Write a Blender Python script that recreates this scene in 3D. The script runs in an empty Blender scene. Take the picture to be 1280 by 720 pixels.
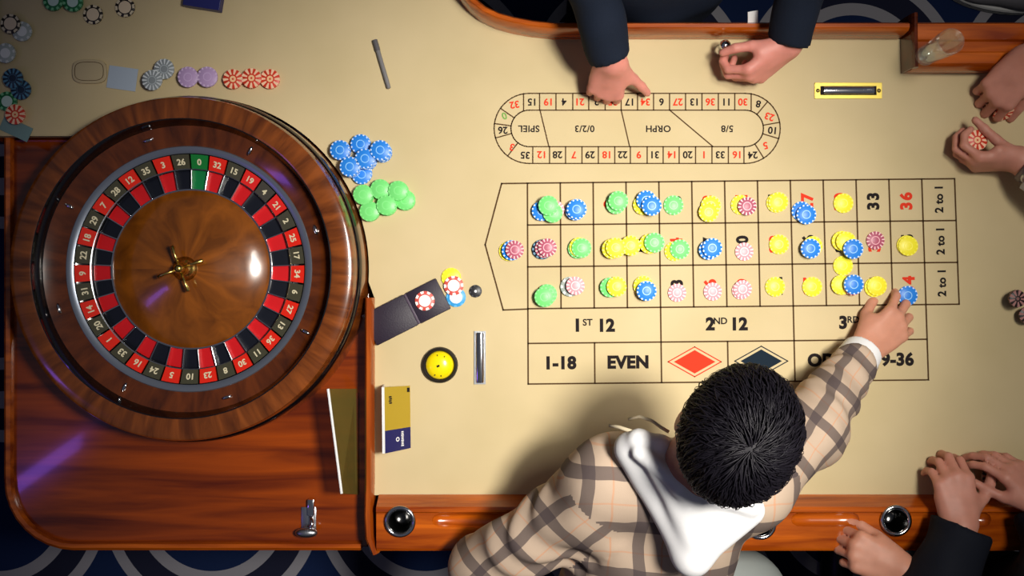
import bpy, bmesh, math, random
import numpy as np
from mathutils import Vector, Matrix, Quaternion
random.seed(7); rng = np.random.default_rng(7)
SC = bpy.context.scene; C = SC.collection
PI = math.pi; R = math.radians

# ------------------------------------------------------------------ camera
H = 1.9                    # camera height above the felt (felt is z = 0)
S = 0.0016                 # metres per photo pixel on the felt
FLOOR = -0.86
cd = bpy.data.cameras.new('camera'); cam = bpy.data.objects.new('camera', cd); C.objects.link(cam)
cam.location = (0, 0, H); cam.rotation_euler = (0, 0, 0)
cd.sensor_width = 36; cd.lens = 36 * H / (1280 * S); cd.clip_start = 0.05
SC.camera = cam
# ------------------------------------------------------------------ world + lamps
w = bpy.data.worlds.new('world'); SC.world = w; w.use_nodes = True
w.node_tree.nodes['Background'].inputs[0].default_value = (0.75, 0.80, 1.0, 1)
w.node_tree.nodes['Background'].inputs[1].default_value = 0.055
def lamp(name, kind, loc, target, energy, color=(1, 1, 1), **kw):
    d = bpy.data.lights.new(name, kind); d.energy = energy; d.color = color
    for k, v in kw.items(): setattr(d, k, v)
    o = bpy.data.objects.new(name, d); C.objects.link(o); o.location = loc
    o.rotation_euler = (Vector(target) - Vector(loc)).to_track_quat('-Z', 'Y').to_euler()
    return o
lamp('table_spot', 'SPOT', (0.80, 0.12, 2.4), (0.02, -0.07, 0), 228, (1.0, 0.95, 0.86), spot_size=R(46), spot_blend=1.0, shadow_soft_size=0.18)
lamp('fill_spot', 'SPOT', (1.0, 0.60, 2.7), (0.82, 0.06, 0), 80, (1.0, 0.95, 0.86), spot_size=R(62), spot_blend=1.0, shadow_soft_size=0.25)  # added fill from no visible fixture, brightens the right side and top of the table
lamp('neon_strip', 'AREA', (-3.40, -1.20, 3.0), (-0.9, -0.3, 0), 2.0, (0.30, 0.12, 1.0), shape='RECTANGLE', size=0.25, size_y=0.8)
SC.view_settings.view_transform = 'Standard'; SC.view_settings.look = 'None'
SC.view_settings.gamma = 1.0; SC.view_settings.use_curve_mapping = False
SC.view_settings.exposure = 0.55

def P(px, py, z=0.0):
    k = S * (H - z) / H
    return Vector(((px - 640) * k, (360 - py) * k, z))

# ------------------------------------------------------------------ materials
def srgb(r, g, b):
    f = lambda c: (c / 255) / 12.92 if c / 255 <= 0.04045 else ((c / 255 + 0.055) / 1.055) ** 2.4
    return (f(r), f(g), f(b), 1)
MC = {}
def mat(name, col, rough=0.5, metal=0.0, coat=0.0, spec=0.5, sss=0.0, noise=0.0, nscale=60, bump=0.0, trans=0.0, ior=1.45):
    if name in MC: return MC[name]
    m = bpy.data.materials.new(name); m.use_nodes = True; nt = m.node_tree; b = nt.nodes['Principled BSDF']
    b.inputs['Base Color'].default_value = col; b.inputs['Roughness'].default_value = rough
    b.inputs['Metallic'].default_value = metal; b.inputs['Coat Weight'].default_value = coat
    b.inputs['Specular IOR Level'].default_value = spec; b.inputs['IOR'].default_value = ior
    b.inputs['Transmission Weight'].default_value = trans
    if sss:
        b.inputs['Subsurface Weight'].default_value = sss; b.inputs['Subsurface Radius'].default_value = (0.012, 0.005, 0.003)
        b.inputs['Subsurface Scale'].default_value = 0.6
    tc = nt.nodes.new('ShaderNodeTexCoord'); n = nt.nodes.new('ShaderNodeTexNoise')
    n.inputs['Scale'].default_value = nscale; n.inputs['Detail'].default_value = 4
    nt.links.new(tc.outputs['Object'], n.inputs['Vector'])
    if noise:
        mx = nt.nodes.new('ShaderNodeMix'); mx.data_type = 'RGBA'; mx.blend_type = 'MULTIPLY'
        rp = nt.nodes.new('ShaderNodeValToRGB')
        rp.color_ramp.elements[0].position = 0.3; rp.color_ramp.elements[1].position = 0.7
        rp.color_ramp.elements[0].color = (1 - noise, 1 - noise, 1 - noise, 1); rp.color_ramp.elements[1].color = (1, 1, 1, 1)
        nt.links.new(n.outputs['Fac'], rp.inputs[0])
        mx.inputs[0].default_value = 1; mx.inputs[6].default_value = col
        nt.links.new(rp.outputs[0], mx.inputs[7]); nt.links.new(mx.outputs[2], b.inputs['Base Color'])
    if bump:
        bp = nt.nodes.new('ShaderNodeBump'); bp.inputs['Strength'].default_value = bump; bp.inputs['Distance'].default_value = 0.002
        nt.links.new(n.outputs['Fac'], bp.inputs['Height']); nt.links.new(bp.outputs[0], b.inputs['Normal'])
    MC[name] = m; return m

def wood(name, dark, light, scale=(3, 40, 40), rough=0.22, coat=0.6, ring=False):
    if name in MC: return MC[name]
    m = bpy.data.materials.new(name); m.use_nodes = True; nt = m.node_tree; b = nt.nodes['Principled BSDF']
    tc = nt.nodes.new('ShaderNodeTexCoord'); mp = nt.nodes.new('ShaderNodeMapping')
    src = tc.outputs['Object']
    if ring:                                   # grain that runs outward, like segments of veneer around a bowl
        sp = nt.nodes.new('ShaderNodeSeparateXYZ'); nt.links.new(src, sp.inputs[0])
        at = nt.nodes.new('ShaderNodeMath'); at.operation = 'ARCTAN2'
        nt.links.new(sp.outputs[1], at.inputs[0]); nt.links.new(sp.outputs[0], at.inputs[1])
        ln = nt.nodes.new('ShaderNodeVectorMath'); ln.operation = 'LENGTH'; nt.links.new(src, ln.inputs[0])
        cb = nt.nodes.new('ShaderNodeCombineXYZ'); nt.links.new(at.outputs[0], cb.inputs[0]); nt.links.new(ln.outputs['Value'], cb.inputs[1])
        src = cb.outputs[0]
    nt.links.new(src, mp.inputs[0]); mp.inputs['Scale'].default_value = scale
    n = nt.nodes.new('ShaderNodeTexNoise'); n.inputs['Scale'].default_value = 1.0; n.inputs['Detail'].default_value = 6; n.inputs['Distortion'].default_value = 0.6
    nt.links.new(mp.outputs[0], n.inputs['Vector'])
    rp = nt.nodes.new('ShaderNodeValToRGB'); e = rp.color_ramp.elements
    e[0].position = 0.32; e[0].color = dark; e[1].position = 0.68; e[1].color = light
    nt.links.new(n.outputs['Fac'], rp.inputs[0]); nt.links.new(rp.outputs[0], b.inputs['Base Color'])
    b.inputs['Roughness'].default_value = rough; b.inputs['Coat Weight'].default_value = coat; b.inputs['Coat Roughness'].default_value = 0.08
    MC[name] = m; return m

def felt_mat():
    m = mat('felt', srgb(214, 188, 140), 0.95, spec=0.15, bump=0.12, nscale=900)
    nt = m.node_tree; b = nt.nodes['Principled BSDF']
    tc = nt.nodes.new('ShaderNodeTexCoord'); n = nt.nodes.new('ShaderNodeTexNoise'); n.inputs['Scale'].default_value = 5; n.inputs['Detail'].default_value = 3
    nt.links.new(tc.outputs['Object'], n.inputs['Vector'])
    rp = nt.nodes.new('ShaderNodeValToRGB'); e = rp.color_ramp.elements
    e[0].position = 0.3; e[0].color = srgb(200, 182, 140); e[1].position = 0.7; e[1].color = srgb(210, 191, 150)
    nt.links.new(n.outputs['Fac'], rp.inputs[0]); nt.links.new(rp.outputs[0], b.inputs['Base Color'])
    return m

def carpet_mat():
    m = mat('carpet', srgb(24, 36, 66), 0.95, spec=0.1, bump=0.3, nscale=500)
    nt = m.node_tree; b = nt.nodes['Principled BSDF']
    tc = nt.nodes.new('ShaderNodeTexCoord')
    # woven rings, repeated over the floor
    mp = nt.nodes.new('ShaderNodeMapping'); mp.inputs['Location'].default_value = (-0.988 + 0.31, -0.605 + 0.31, 0)
    nt.links.new(tc.outputs['Object'], mp.inputs[0])
    md = nt.nodes.new('ShaderNodeVectorMath'); md.operation = 'WRAP'
    md.inputs[1].default_value = (0.62, 0.62, 1); md.inputs[2].default_value = (0, 0, 0)
    nt.links.new(mp.outputs[0], md.inputs[0])
    sb = nt.nodes.new('ShaderNodeVectorMath'); sb.operation = 'SUBTRACT'; sb.inputs[1].default_value = (0.31, 0.31, 0)
    nt.links.new(md.outputs[0], sb.inputs[0])
    ml = nt.nodes.new('ShaderNodeVectorMath'); ml.operation = 'MULTIPLY'; ml.inputs[1].default_value = (1, 1, 0)
    nt.links.new(sb.outputs[0], ml.inputs[0])
    ln = nt.nodes.new('ShaderNodeVectorMath'); ln.operation = 'LENGTH'; nt.links.new(ml.outputs[0], ln.inputs[0])
    rp = nt.nodes.new('ShaderNodeValToRGB'); e = rp.color_ramp; e.interpolation = 'CONSTANT'
    navy = srgb(22, 36, 70); pale = srgb(138, 136, 142)
    e.elements[0].position = 0; e.elements[0].color = navy
    e.elements[1].position = 0.184; e.elements[1].color = pale
    x = e.elements.new(0.220); x.color = srgb(30, 32, 50)
    x = e.elements.new(0.285); x.color = pale
    x = e.elements.new(0.315); x.color = navy
    nt.links.new(ln.outputs['Value'], rp.inputs[0]); nt.links.new(rp.outputs[0], b.inputs['Base Color'])
    return m

def plaid_mat(name, px=0.09, py=0.095, ox=0.0, oy=0.0, rot=0.0):
    m = bpy.data.materials.new(name); m.use_nodes = True; nt = m.node_tree; b = nt.nodes['Principled BSDF']
    tc = nt.nodes.new('ShaderNodeTexCoord'); sp = nt.nodes.new('ShaderNodeSeparateXYZ')
    wob = nt.nodes.new('ShaderNodeTexNoise'); wob.inputs['Scale'].default_value = 9
    nt.links.new(tc.outputs['Object'], wob.inputs['Vector'])
    mxv = nt.nodes.new('ShaderNodeVectorMath'); mxv.operation = 'MULTIPLY_ADD'
    mxv.inputs[1].default_value = (0.02, 0.02, 0.02); nt.links.new(wob.outputs['Color'], mxv.inputs[0]); nt.links.new(tc.outputs['Object'], mxv.inputs[2])
    mpr = nt.nodes.new('ShaderNodeMapping'); mpr.inputs['Rotation'].default_value = (0, 0, rot); nt.links.new(mxv.outputs[0], mpr.inputs[0]); nt.links.new(mpr.outputs[0], sp.inputs[0])
    def band(out, period, off, width):
        a = nt.nodes.new('ShaderNodeMath'); a.operation = 'MULTIPLY_ADD'; a.inputs[1].default_value = 1 / period; a.inputs[2].default_value = off
        nt.links.new(out, a.inputs[0])
        f = nt.nodes.new('ShaderNodeMath'); f.operation = 'FRACT'; nt.links.new(a.outputs[0], f.inputs[0])
        l = nt.nodes.new('ShaderNodeMath'); l.operation = 'LESS_THAN'; l.inputs[1].default_value = width; nt.links.new(f.outputs[0], l.inputs[0])
        return l.outputs[0]
    def mixc(a, fac, col, strength):
        s_ = nt.nodes.new('ShaderNodeMath'); s_.operation = 'MULTIPLY'; s_.inputs[1].default_value = strength; nt.links.new(fac, s_.inputs[0])
        x = nt.nodes.new('ShaderNodeMix'); x.data_type = 'RGBA'; nt.links.new(s_.outputs[0], x.inputs[0])
        if isinstance(a, tuple): x.inputs[6].default_value = a
        else: nt.links.new(a, x.inputs[6])
        x.inputs[7].default_value = col; return x.outputs[2]
    c = srgb(190, 168, 148)
    c = mixc(c, band(sp.outputs[0], px, ox + 0.45, 0.035), srgb(205, 140, 100), 0.5)
    c = mixc(c, band(sp.outputs[1], py, oy + 0.45, 0.035), srgb(205, 140, 100), 0.4)
    c = mixc(c, band(sp.outputs[0], px, ox, 0.24), srgb(80, 70, 72), 0.78)
    c = mixc(c, band(sp.outputs[1], py, oy, 0.24), srgb(80, 70, 72), 0.78)
    nt.links.new(c, b.inputs['Base Color']); b.inputs['Roughness'].default_value = 0.9; b.inputs['Specular IOR Level'].default_value = 0.15
    n = nt.nodes.new('ShaderNodeTexNoise'); n.inputs['Scale'].default_value = 700; nt.links.new(tc.outputs['Object'], n.inputs['Vector'])
    bp = nt.nodes.new('ShaderNodeBump'); bp.inputs['Strength'].default_value = 0.15; bp.inputs['Distance'].default_value = 0.002
    nt.links.new(n.outputs['Fac'], bp.inputs['Height']); nt.links.new(bp.outputs[0], b.inputs['Normal'])
    return m

M_FELT = felt_mat(); M_CARPET = carpet_mat()
M_INK = mat('black_ink', srgb(38, 33, 34), 0.9, spec=0.1); M_RED = mat('red_ink', srgb(222, 62, 40), 0.9, spec=0.1)
M_GREENINK = mat('green_ink', srgb(120, 165, 85), 0.9, spec=0.1); M_LINE = mat('line_ink', srgb(84, 62, 40), 0.9, spec=0.1)
M_NAVYINK = mat('navy_ink', srgb(30, 42, 54), 0.9, spec=0.1)
M_WOOD = wood('polished_mahogany', srgb(132, 50, 4), srgb(206, 100, 14), (3, 45, 45))
M_WOODV = wood('polished_mahogany_upright', srgb(132, 50, 6), srgb(200, 100, 24), (45, 3, 45))
M_DARKWOOD = wood('dark_mahogany', srgb(62, 24, 10), srgb(110, 46, 16), (3, 45, 45))
M_DECK = wood('deck_mahogany', srgb(88, 26, 1), srgb(158, 66, 3), (2.5, 30, 30), 0.2, 0.8)
M_BOWL = wood('bowl_walnut', srgb(82, 38, 11), srgb(140, 73, 26), (14, 9, 1), 0.2, 0.8, ring=True)
M_TRACK = wood('track_walnut', srgb(66, 28, 9), srgb(106, 50, 17), (10, 12, 1), 0.15, 0.8, ring=True)
M_CONE = wood('cone_walnut', srgb(100, 52, 9), srgb(146, 80, 18), (3, 30, 1), 0.2, 0.8, ring=True)
M_BLACKGLOSS = mat('black_lacquer', srgb(10, 10, 14), 0.12, coat=1.0)
M_CHROME = mat('chrome', (0.75, 0.75, 0.78, 1), 0.12, 1.0); M_STEEL = mat('brushed_steel', (0.5, 0.52, 0.56, 1), 0.3, 1.0, bump=0.1, nscale=300)
M_RINGMETAL = mat('ring_metal', (0.34, 0.38, 0.46, 1), 0.3, 0.85)
M_BRASS = mat('brass', (0.85, 0.62, 0.16, 1), 0.25, 1.0); M_GOLDPAINT = mat('gold_plate', srgb(225, 200, 90), 0.35, 0.5)
M_WRED = mat('wheel_red', srgb(205, 22, 28), 0.3, coat=0.5); M_WBLACK = mat('wheel_black', srgb(14, 17, 28), 0.3, coat=0.5); M_WGREEN = mat('wheel_green', srgb(10, 120, 62), 0.3, coat=0.5)
M_PRED = mat('panel_red', srgb(232, 40, 20), 0.25, coat=0.7); M_PBLACK = mat('panel_black', srgb(70, 68, 52), 0.25, coat=0.7); M_PGREEN = mat('panel_green', srgb(20, 120, 50), 0.25, coat=0.7)
M_CREAM = mat('numeral_cream', srgb(225, 215, 180), 0.5); M_WHITE = mat('white_plastic', srgb(235, 235, 235), 0.5)
def thin(name, tint, body, solid=0.05, edge=0.35, rough=0.04):
    m = bpy.data.materials.new(name); m.use_nodes = True; nt = m.node_tree; nt.nodes.remove(nt.nodes['Principled BSDF']); out = nt.nodes['Material Output']
    tr = nt.nodes.new('ShaderNodeBsdfTransparent'); tr.inputs[0].default_value = tint
    df = nt.nodes.new('ShaderNodeBsdfDiffuse'); df.inputs[0].default_value = body
    gl_ = nt.nodes.new('ShaderNodeBsdfGlossy'); gl_.inputs[0].default_value = (1, 1, 1, 1); gl_.inputs['Roughness'].default_value = rough
    lw = nt.nodes.new('ShaderNodeLayerWeight'); lw.inputs[0].default_value = edge
    pw = nt.nodes.new('ShaderNodeMath'); pw.operation = 'MULTIPLY'; pw.inputs[1].default_value = 0.45; nt.links.new(lw.outputs['Facing'], pw.inputs[0])
    a = nt.nodes.new('ShaderNodeMixShader'); a.inputs[0].default_value = solid; nt.links.new(tr.outputs[0], a.inputs[1]); nt.links.new(df.outputs[0], a.inputs[2])
    b = nt.nodes.new('ShaderNodeMixShader'); nt.links.new(pw.outputs[0], b.inputs[0]); nt.links.new(a.outputs[0], b.inputs[1]); nt.links.new(gl_.outputs[0], b.inputs[2])
    nt.links.new(b.outputs[0], out.inputs[0]); return m
M_GLASS = thin('clear_glass', (0.95, 0.97, 0.96, 1), srgb(215, 225, 215), 0.09, 0.4)
M_ACRYL = thin('smoked_acrylic', srgb(215, 205, 160), srgb(165, 150, 80), 0.28, 0.2, 0.15)
M_SKIN = mat('skin', srgb(214, 150, 124), 0.5, sss=0.15, noise=0.10, nscale=45, bump=0.06)
M_SKIN2 = mat('skin_pink', srgb(218, 142, 128), 0.5, sss=0.15, noise=0.10, nscale=45, bump=0.06)
M_SKIN3 = mat('skin_tan', srgb(206, 142, 122), 0.5, sss=0.15, noise=0.12, nscale=45, bump=0.06)
M_HAIR = mat('black_hair', srgb(18, 15, 24), 0.55, spec=0.35); M_HAIRB = mat('brown_hair', srgb(58, 40, 28), 0.45)
M_NAVYCLOTH = mat('navy_cloth', srgb(26, 34, 50), 0.85, spec=0.2, bump=0.1, nscale=600, noise=0.25)
M_BLACKCLOTH = mat('black_cloth', srgb(16, 20, 32), 0.8, spec=0.25, bump=0.1, nscale=600, noise=0.25)
M_WHITECLOTH = mat('white_cloth', srgb(238, 238, 240), 0.9, spec=0.15, bump=0.08, nscale=500)
M_PALECLOTH = mat('pale_cloth', srgb(205, 210, 212), 0.9, spec=0.15, bump=0.08, nscale=500)
M_TROUSER = mat('dark_trouser', srgb(24, 24, 30), 0.9, spec=0.15); M_GREYTROUSER = mat('grey_trouser', srgb(170, 178, 176), 0.9, spec=0.15)
M_SHOE = mat('shoe_leather', srgb(20, 18, 18), 0.4)

# ------------------------------------------------------------------ object helpers
def obj(name, me, m=None, parent=None, smooth=None):
    if isinstance(me, bmesh.types.BMesh):
        bm = me; me = bpy.data.meshes.new(name); bm.normal_update(); bm.to_mesh(me); bm.free()
    o = bpy.data.objects.new(name, me); C.objects.link(o)
    if m is not None and not me.materials: me.materials.append(m)
    if smooth is not None:
        me.shade_flat() if not smooth else me.shade_smooth()
        if smooth == 'auto':
            me.shade_smooth(); me.set_sharp_from_angle(angle=R(38))
    if parent is not None: o.parent = parent
    return o
def tag(o, label, cat, group=None):
    o['label'] = label; o['category'] = cat
    if group: o['group'] = group
    return o
def thing(name, label, cat, loc=(0, 0, 0), group=None):
    o = bpy.data.objects.new(name, None); C.objects.link(o); o.location = loc; o.empty_display_size = 0.05
    return tag(o, label, cat, group)
def part(name, me, m, parent, smooth=None):
    """mesh given in world space, parented to an unrotated thing"""
    o = obj(name, me, m, parent, smooth); o.location = -Vector(world_loc(parent)); return o
def world_loc(o):
    l = Vector((0, 0, 0))
    while o is not None: l = l + o.location; o = o.parent
    return l
def structure(o): o['kind'] = 'structure'; return o

def box(bm, c, s, rz=0, bev=0.0, M=None):
    r = bmesh.ops.create_cube(bm, size=1)
    vs = r['verts']
    bmesh.ops.scale(bm, vec=s, verts=vs)
    if bev:
        es = list({e for v in vs for e in v.link_edges})
        rr = bmesh.ops.bevel(bm, geom=es, offset=bev, segments=2, affect='EDGES', profile=0.5)
        vs = list({v for f in rr['faces'] for v in f.verts} | {v for v in vs if v.is_valid})
    mt = (M if M is not None else Matrix.Rotation(rz, 4, 'Z'))
    mt = Matrix.Translation(c) @ mt
    bmesh.ops.transform(bm, matrix=mt, verts=vs)
def boxmesh(c, s, rz=0, bev=0.0, M=None):
    bm = bmesh.new(); box(bm, Vector(c), s, rz, bev, M); return bm
def prism(pts, z0, z1, bev=0.0):
    bm = bmesh.new()
    f = bm.faces.new([bm.verts.new((x, y, z1)) for x, y in pts]); bm.normal_update()
    if f.normal.z < 0: f.normal_flip()
    tops = list(f.edges)
    r = bmesh.ops.extrude_face_region(bm, geom=[f])
    vs = [g for g in r['geom'] if isinstance(g, bmesh.types.BMVert)]
    # the extruded copy is the new top; the old one goes to the bottom
    for v in bm.verts:
        if v not in vs: v.co.z = z0
    bm.normal_update()
    if bev:
        es = [e for e in bm.edges if all(abs(v.co.z - z1) < 1e-6 for v in e.verts)]
        bmesh.ops.bevel(bm, geom=es, offset=bev, segments=3, affect='EDGES', profile=0.5)
    bmesh.ops.recalc_face_normals(bm, faces=bm.faces)
    return bm
def lathe(prof, segs=64, c=(0, 0, 0), a0=0, a1=2 * PI):
    bm = bmesh.new(); full = abs(a1 - a0 - 2 * PI) < 1e-6; n = segs if full else segs + 1
    rows = []
    for i in range(n):
        a = a0 + (a1 - a0) * i / segs
        rows.append([bm.verts.new((c[0] + r * math.cos(a), c[1] + r * math.sin(a), c[2] + z)) for r, z in prof])
    for i in range(segs):
        A, B = rows[i], rows[(i + 1) % n]
        for j in range(len(prof) - 1):
            bm.faces.new((A[j], B[j], B[j + 1], A[j + 1]))
    bmesh.ops.remove_doubles(bm, verts=bm.verts, dist=1e-6)
    bmesh.ops.recalc_face_normals(bm, faces=bm.faces)
    return bm
def sweep(path, prof, closed=False):
    """prof: (offset to the left of travel, z)"""
    bm = bmesh.new(); n = len(path); rows = []
    for i, p in enumerate(path):
        a = path[(i - 1) % n] if (closed or i > 0) else p
        b = path[(i + 1) % n] if (closed or i < n - 1) else p
        p = Vector(p[:2]); d1 = (p - Vector(a[:2])); d2 = (Vector(b[:2]) - p)
        d1 = d1.normalized() if d1.length > 1e-9 else d2.normalized(); d2 = d2.normalized() if d2.length > 1e-9 else d1
        t = (d1 + d2).normalized(); nn = Vector((-t.y, t.x)); s = 1 / max(0.5, nn.dot(Vector((-d1.y, d1.x))))
        rows.append([bm.verts.new((p.x + nn.x * o * s, p.y + nn.y * o * s, z)) for o, z in prof])
    m = len(prof)
    for i in range(n if closed else n - 1):
        A, B = rows[i], rows[(i + 1) % n]
        for j in range(m): bm.faces.new((A[j], B[j], B[(j + 1) % m], A[(j + 1) % m]))
    if not closed:
        bm.faces.new(rows[0]); bm.faces.new(rows[-1][::-1])
    bmesh.ops.recalc_face_normals(bm, faces=bm.faces)
    return bm
def tube(pts, rad, segs=8, cap=True):
    bm = bmesh.new(); rows = []; n = len(pts); pts = [Vector(p) for p in pts]
    up = Vector((0, 0, 1))
    for i, p in enumerate(pts):
        t = (pts[min(i + 1, n - 1)] - pts[max(i - 1, 0)]).normalized()
        u = t.cross(up); u = u.normalized() if u.length > 1e-4 else Vector((1, 0, 0)); v = t.cross(u)
        r = rad[i] if isinstance(rad, (list, tuple)) else rad
        rows.append([bm.verts.new(p + (u * math.cos(k * 2 * PI / segs) + v * math.sin(k * 2 * PI / segs)) * r) for k in range(segs)])
    for i in range(n - 1):
        for k in range(segs): bm.faces.new((rows[i][k], rows[i][(k + 1) % segs], rows[i + 1][(k + 1) % segs], rows[i + 1][k]))
    if cap: bm.faces.new(rows[0][::-1]); bm.faces.new(rows[-1])
    bmesh.ops.recalc_face_normals(bm, faces=bm.faces)
    return bm
def boolean_cut(o, cutters):
    for c in cutters:
        md = o.modifiers.new('cut', 'BOOLEAN'); md.object = c; md.operation = 'DIFFERENCE'; md.solver = 'EXACT'
    dg = bpy.context.evaluated_depsgraph_get()
    me = bpy.data.meshes.new_from_object(o.evaluated_get(dg)); o.modifiers.clear(); o.data = me
    for c in cutters: bpy.data.objects.remove(c)
    me.shade_smooth(); me.set_sharp_from_angle(angle=R(35))
TXT = {}
def text_mesh(s, size, bold=0.0, spacing=1.0):
    key = (s, round(size, 5), bold, spacing)
    if key in TXT: return TXT[key]
    cu = bpy.data.curves.new('t', 'FONT'); cu.body = s; cu.size = size; cu.align_x = 'CENTER'; cu.align_y = 'CENTER'
    cu.offset = bold * size; cu.space_character = spacing; cu.resolution_u = 4; cu.fill_mode = 'FRONT'
    o = bpy.data.objects.new('t', cu); me = bpy.data.meshes.new_from_object(o)
    bpy.data.objects.remove(o)
    co = np.zeros(len(me.vertices) * 3); me.vertices.foreach_get('co', co); co = co.reshape(-1, 3)
    mid = (co.max(0) + co.min(0)) / 2; co -= mid; me.vertices.foreach_set('co', co.ravel()); me.update()
    TXT[key] = me; return me
def text(name, s, loc, size, m, parent, rz=0, bold=0.02, spacing=1.05, M=None):
    me = text_mesh(s, size, bold, spacing)
    if me.materials and me.materials[0] != m: me = me.copy(); me.materials.clear()
    o = obj(name, me, m, parent)
    mt = Matrix.Rotation(rz, 4, 'Z') if M is None else M
    o.matrix_local = Matrix.Translation(Vector(loc) - world_loc(parent)) @ mt
    return o

# ------------------------------------------------------------------ smooth implicit bodies
def cap(a, b, ra, rb): return ('c', np.array(a, float), np.array(b, float), ra, rb)
def ell(c, r, rot=None):
    return ('e', np.array(c, float), np.array(r, float), np.array(rot.to_3x3() if rot is not None else Matrix.Identity(3)))
def tri(a, b, c, r): return ('t', np.array(a, float), np.array(b, float), np.array(c, float), r)
def dprim(p, X):
    if p[0] == 'c':
        _, a, b, ra, rb = p; ab = b - a; q = X - a
        t = np.clip((q @ ab) / max(ab @ ab, 1e-12), 0, 1)
        return np.linalg.norm(q - t[:, None] * ab, axis=1) - (ra + (rb - ra) * t)
    if p[0] == 'e':
        _, c, r, rot = p; q = (X - c) @ rot
        k0 = np.linalg.norm(q / r, axis=1); k1 = np.linalg.norm(q / (r * r), axis=1)
        return np.where(k1 > 1e-9, k0 * (k0 - 1) / np.maximum(k1, 1e-9), -r.min())
    _, a, b, c, r = p
    def seg(a, b):
        ab = b - a; q = X - a; t = np.clip((q @ ab) / (ab @ ab), 0, 1); return np.sum((q - t[:, None] * ab) ** 2, 1)
    n = np.cross(b - a, c - a); nn = n @ n
    ins = ((X - a) @ np.cross(n, b - a) > 0) & ((X - b) @ np.cross(n, c - b) > 0) & ((X - c) @ np.cross(n, a - c) > 0)
    pl = ((X - a) @ n) ** 2 / nn
    return np.sqrt(np.where(ins, pl, np.minimum(np.minimum(seg(a, b), seg(b, c)), seg(c, a)))) - r
def smin(a, b, k):
    if k <= 0: return np.minimum(a, b)
    h = np.clip(0.5 + 0.5 * (b - a) / k, 0, 1); return b * (1 - h) + a * h - k * h * (1 - h)
def field(groups, X, act=None, wrinkle=None):
    base = None; apps = []
    for gi, g in enumerate(groups):
        d = None
        for pi, p in enumerate(g['p']):
            if act is not None and not act[gi][pi]: continue
            v = dprim(p, X); d = v if d is None else smin(d, v, g.get('k', 0.01))
        if d is None: continue
        if 'cut' in g:
            for (pt, n) in g['cut']: d = np.maximum(d, (X - np.array(pt)) @ np.array(n))
        if gi == 0: base = d
        else: apps.append((d, g.get('j', 0.008)))
    if base is None and not apps: return np.full(len(X), 1.0)
    out = base
    for d, j in apps:
        v = d if base is None else smin(base, d, j)
        out = v if out is None else np.minimum(out, v)
    if wrinkle is not None: out = out + wrinkle(X)
    return out
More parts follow.
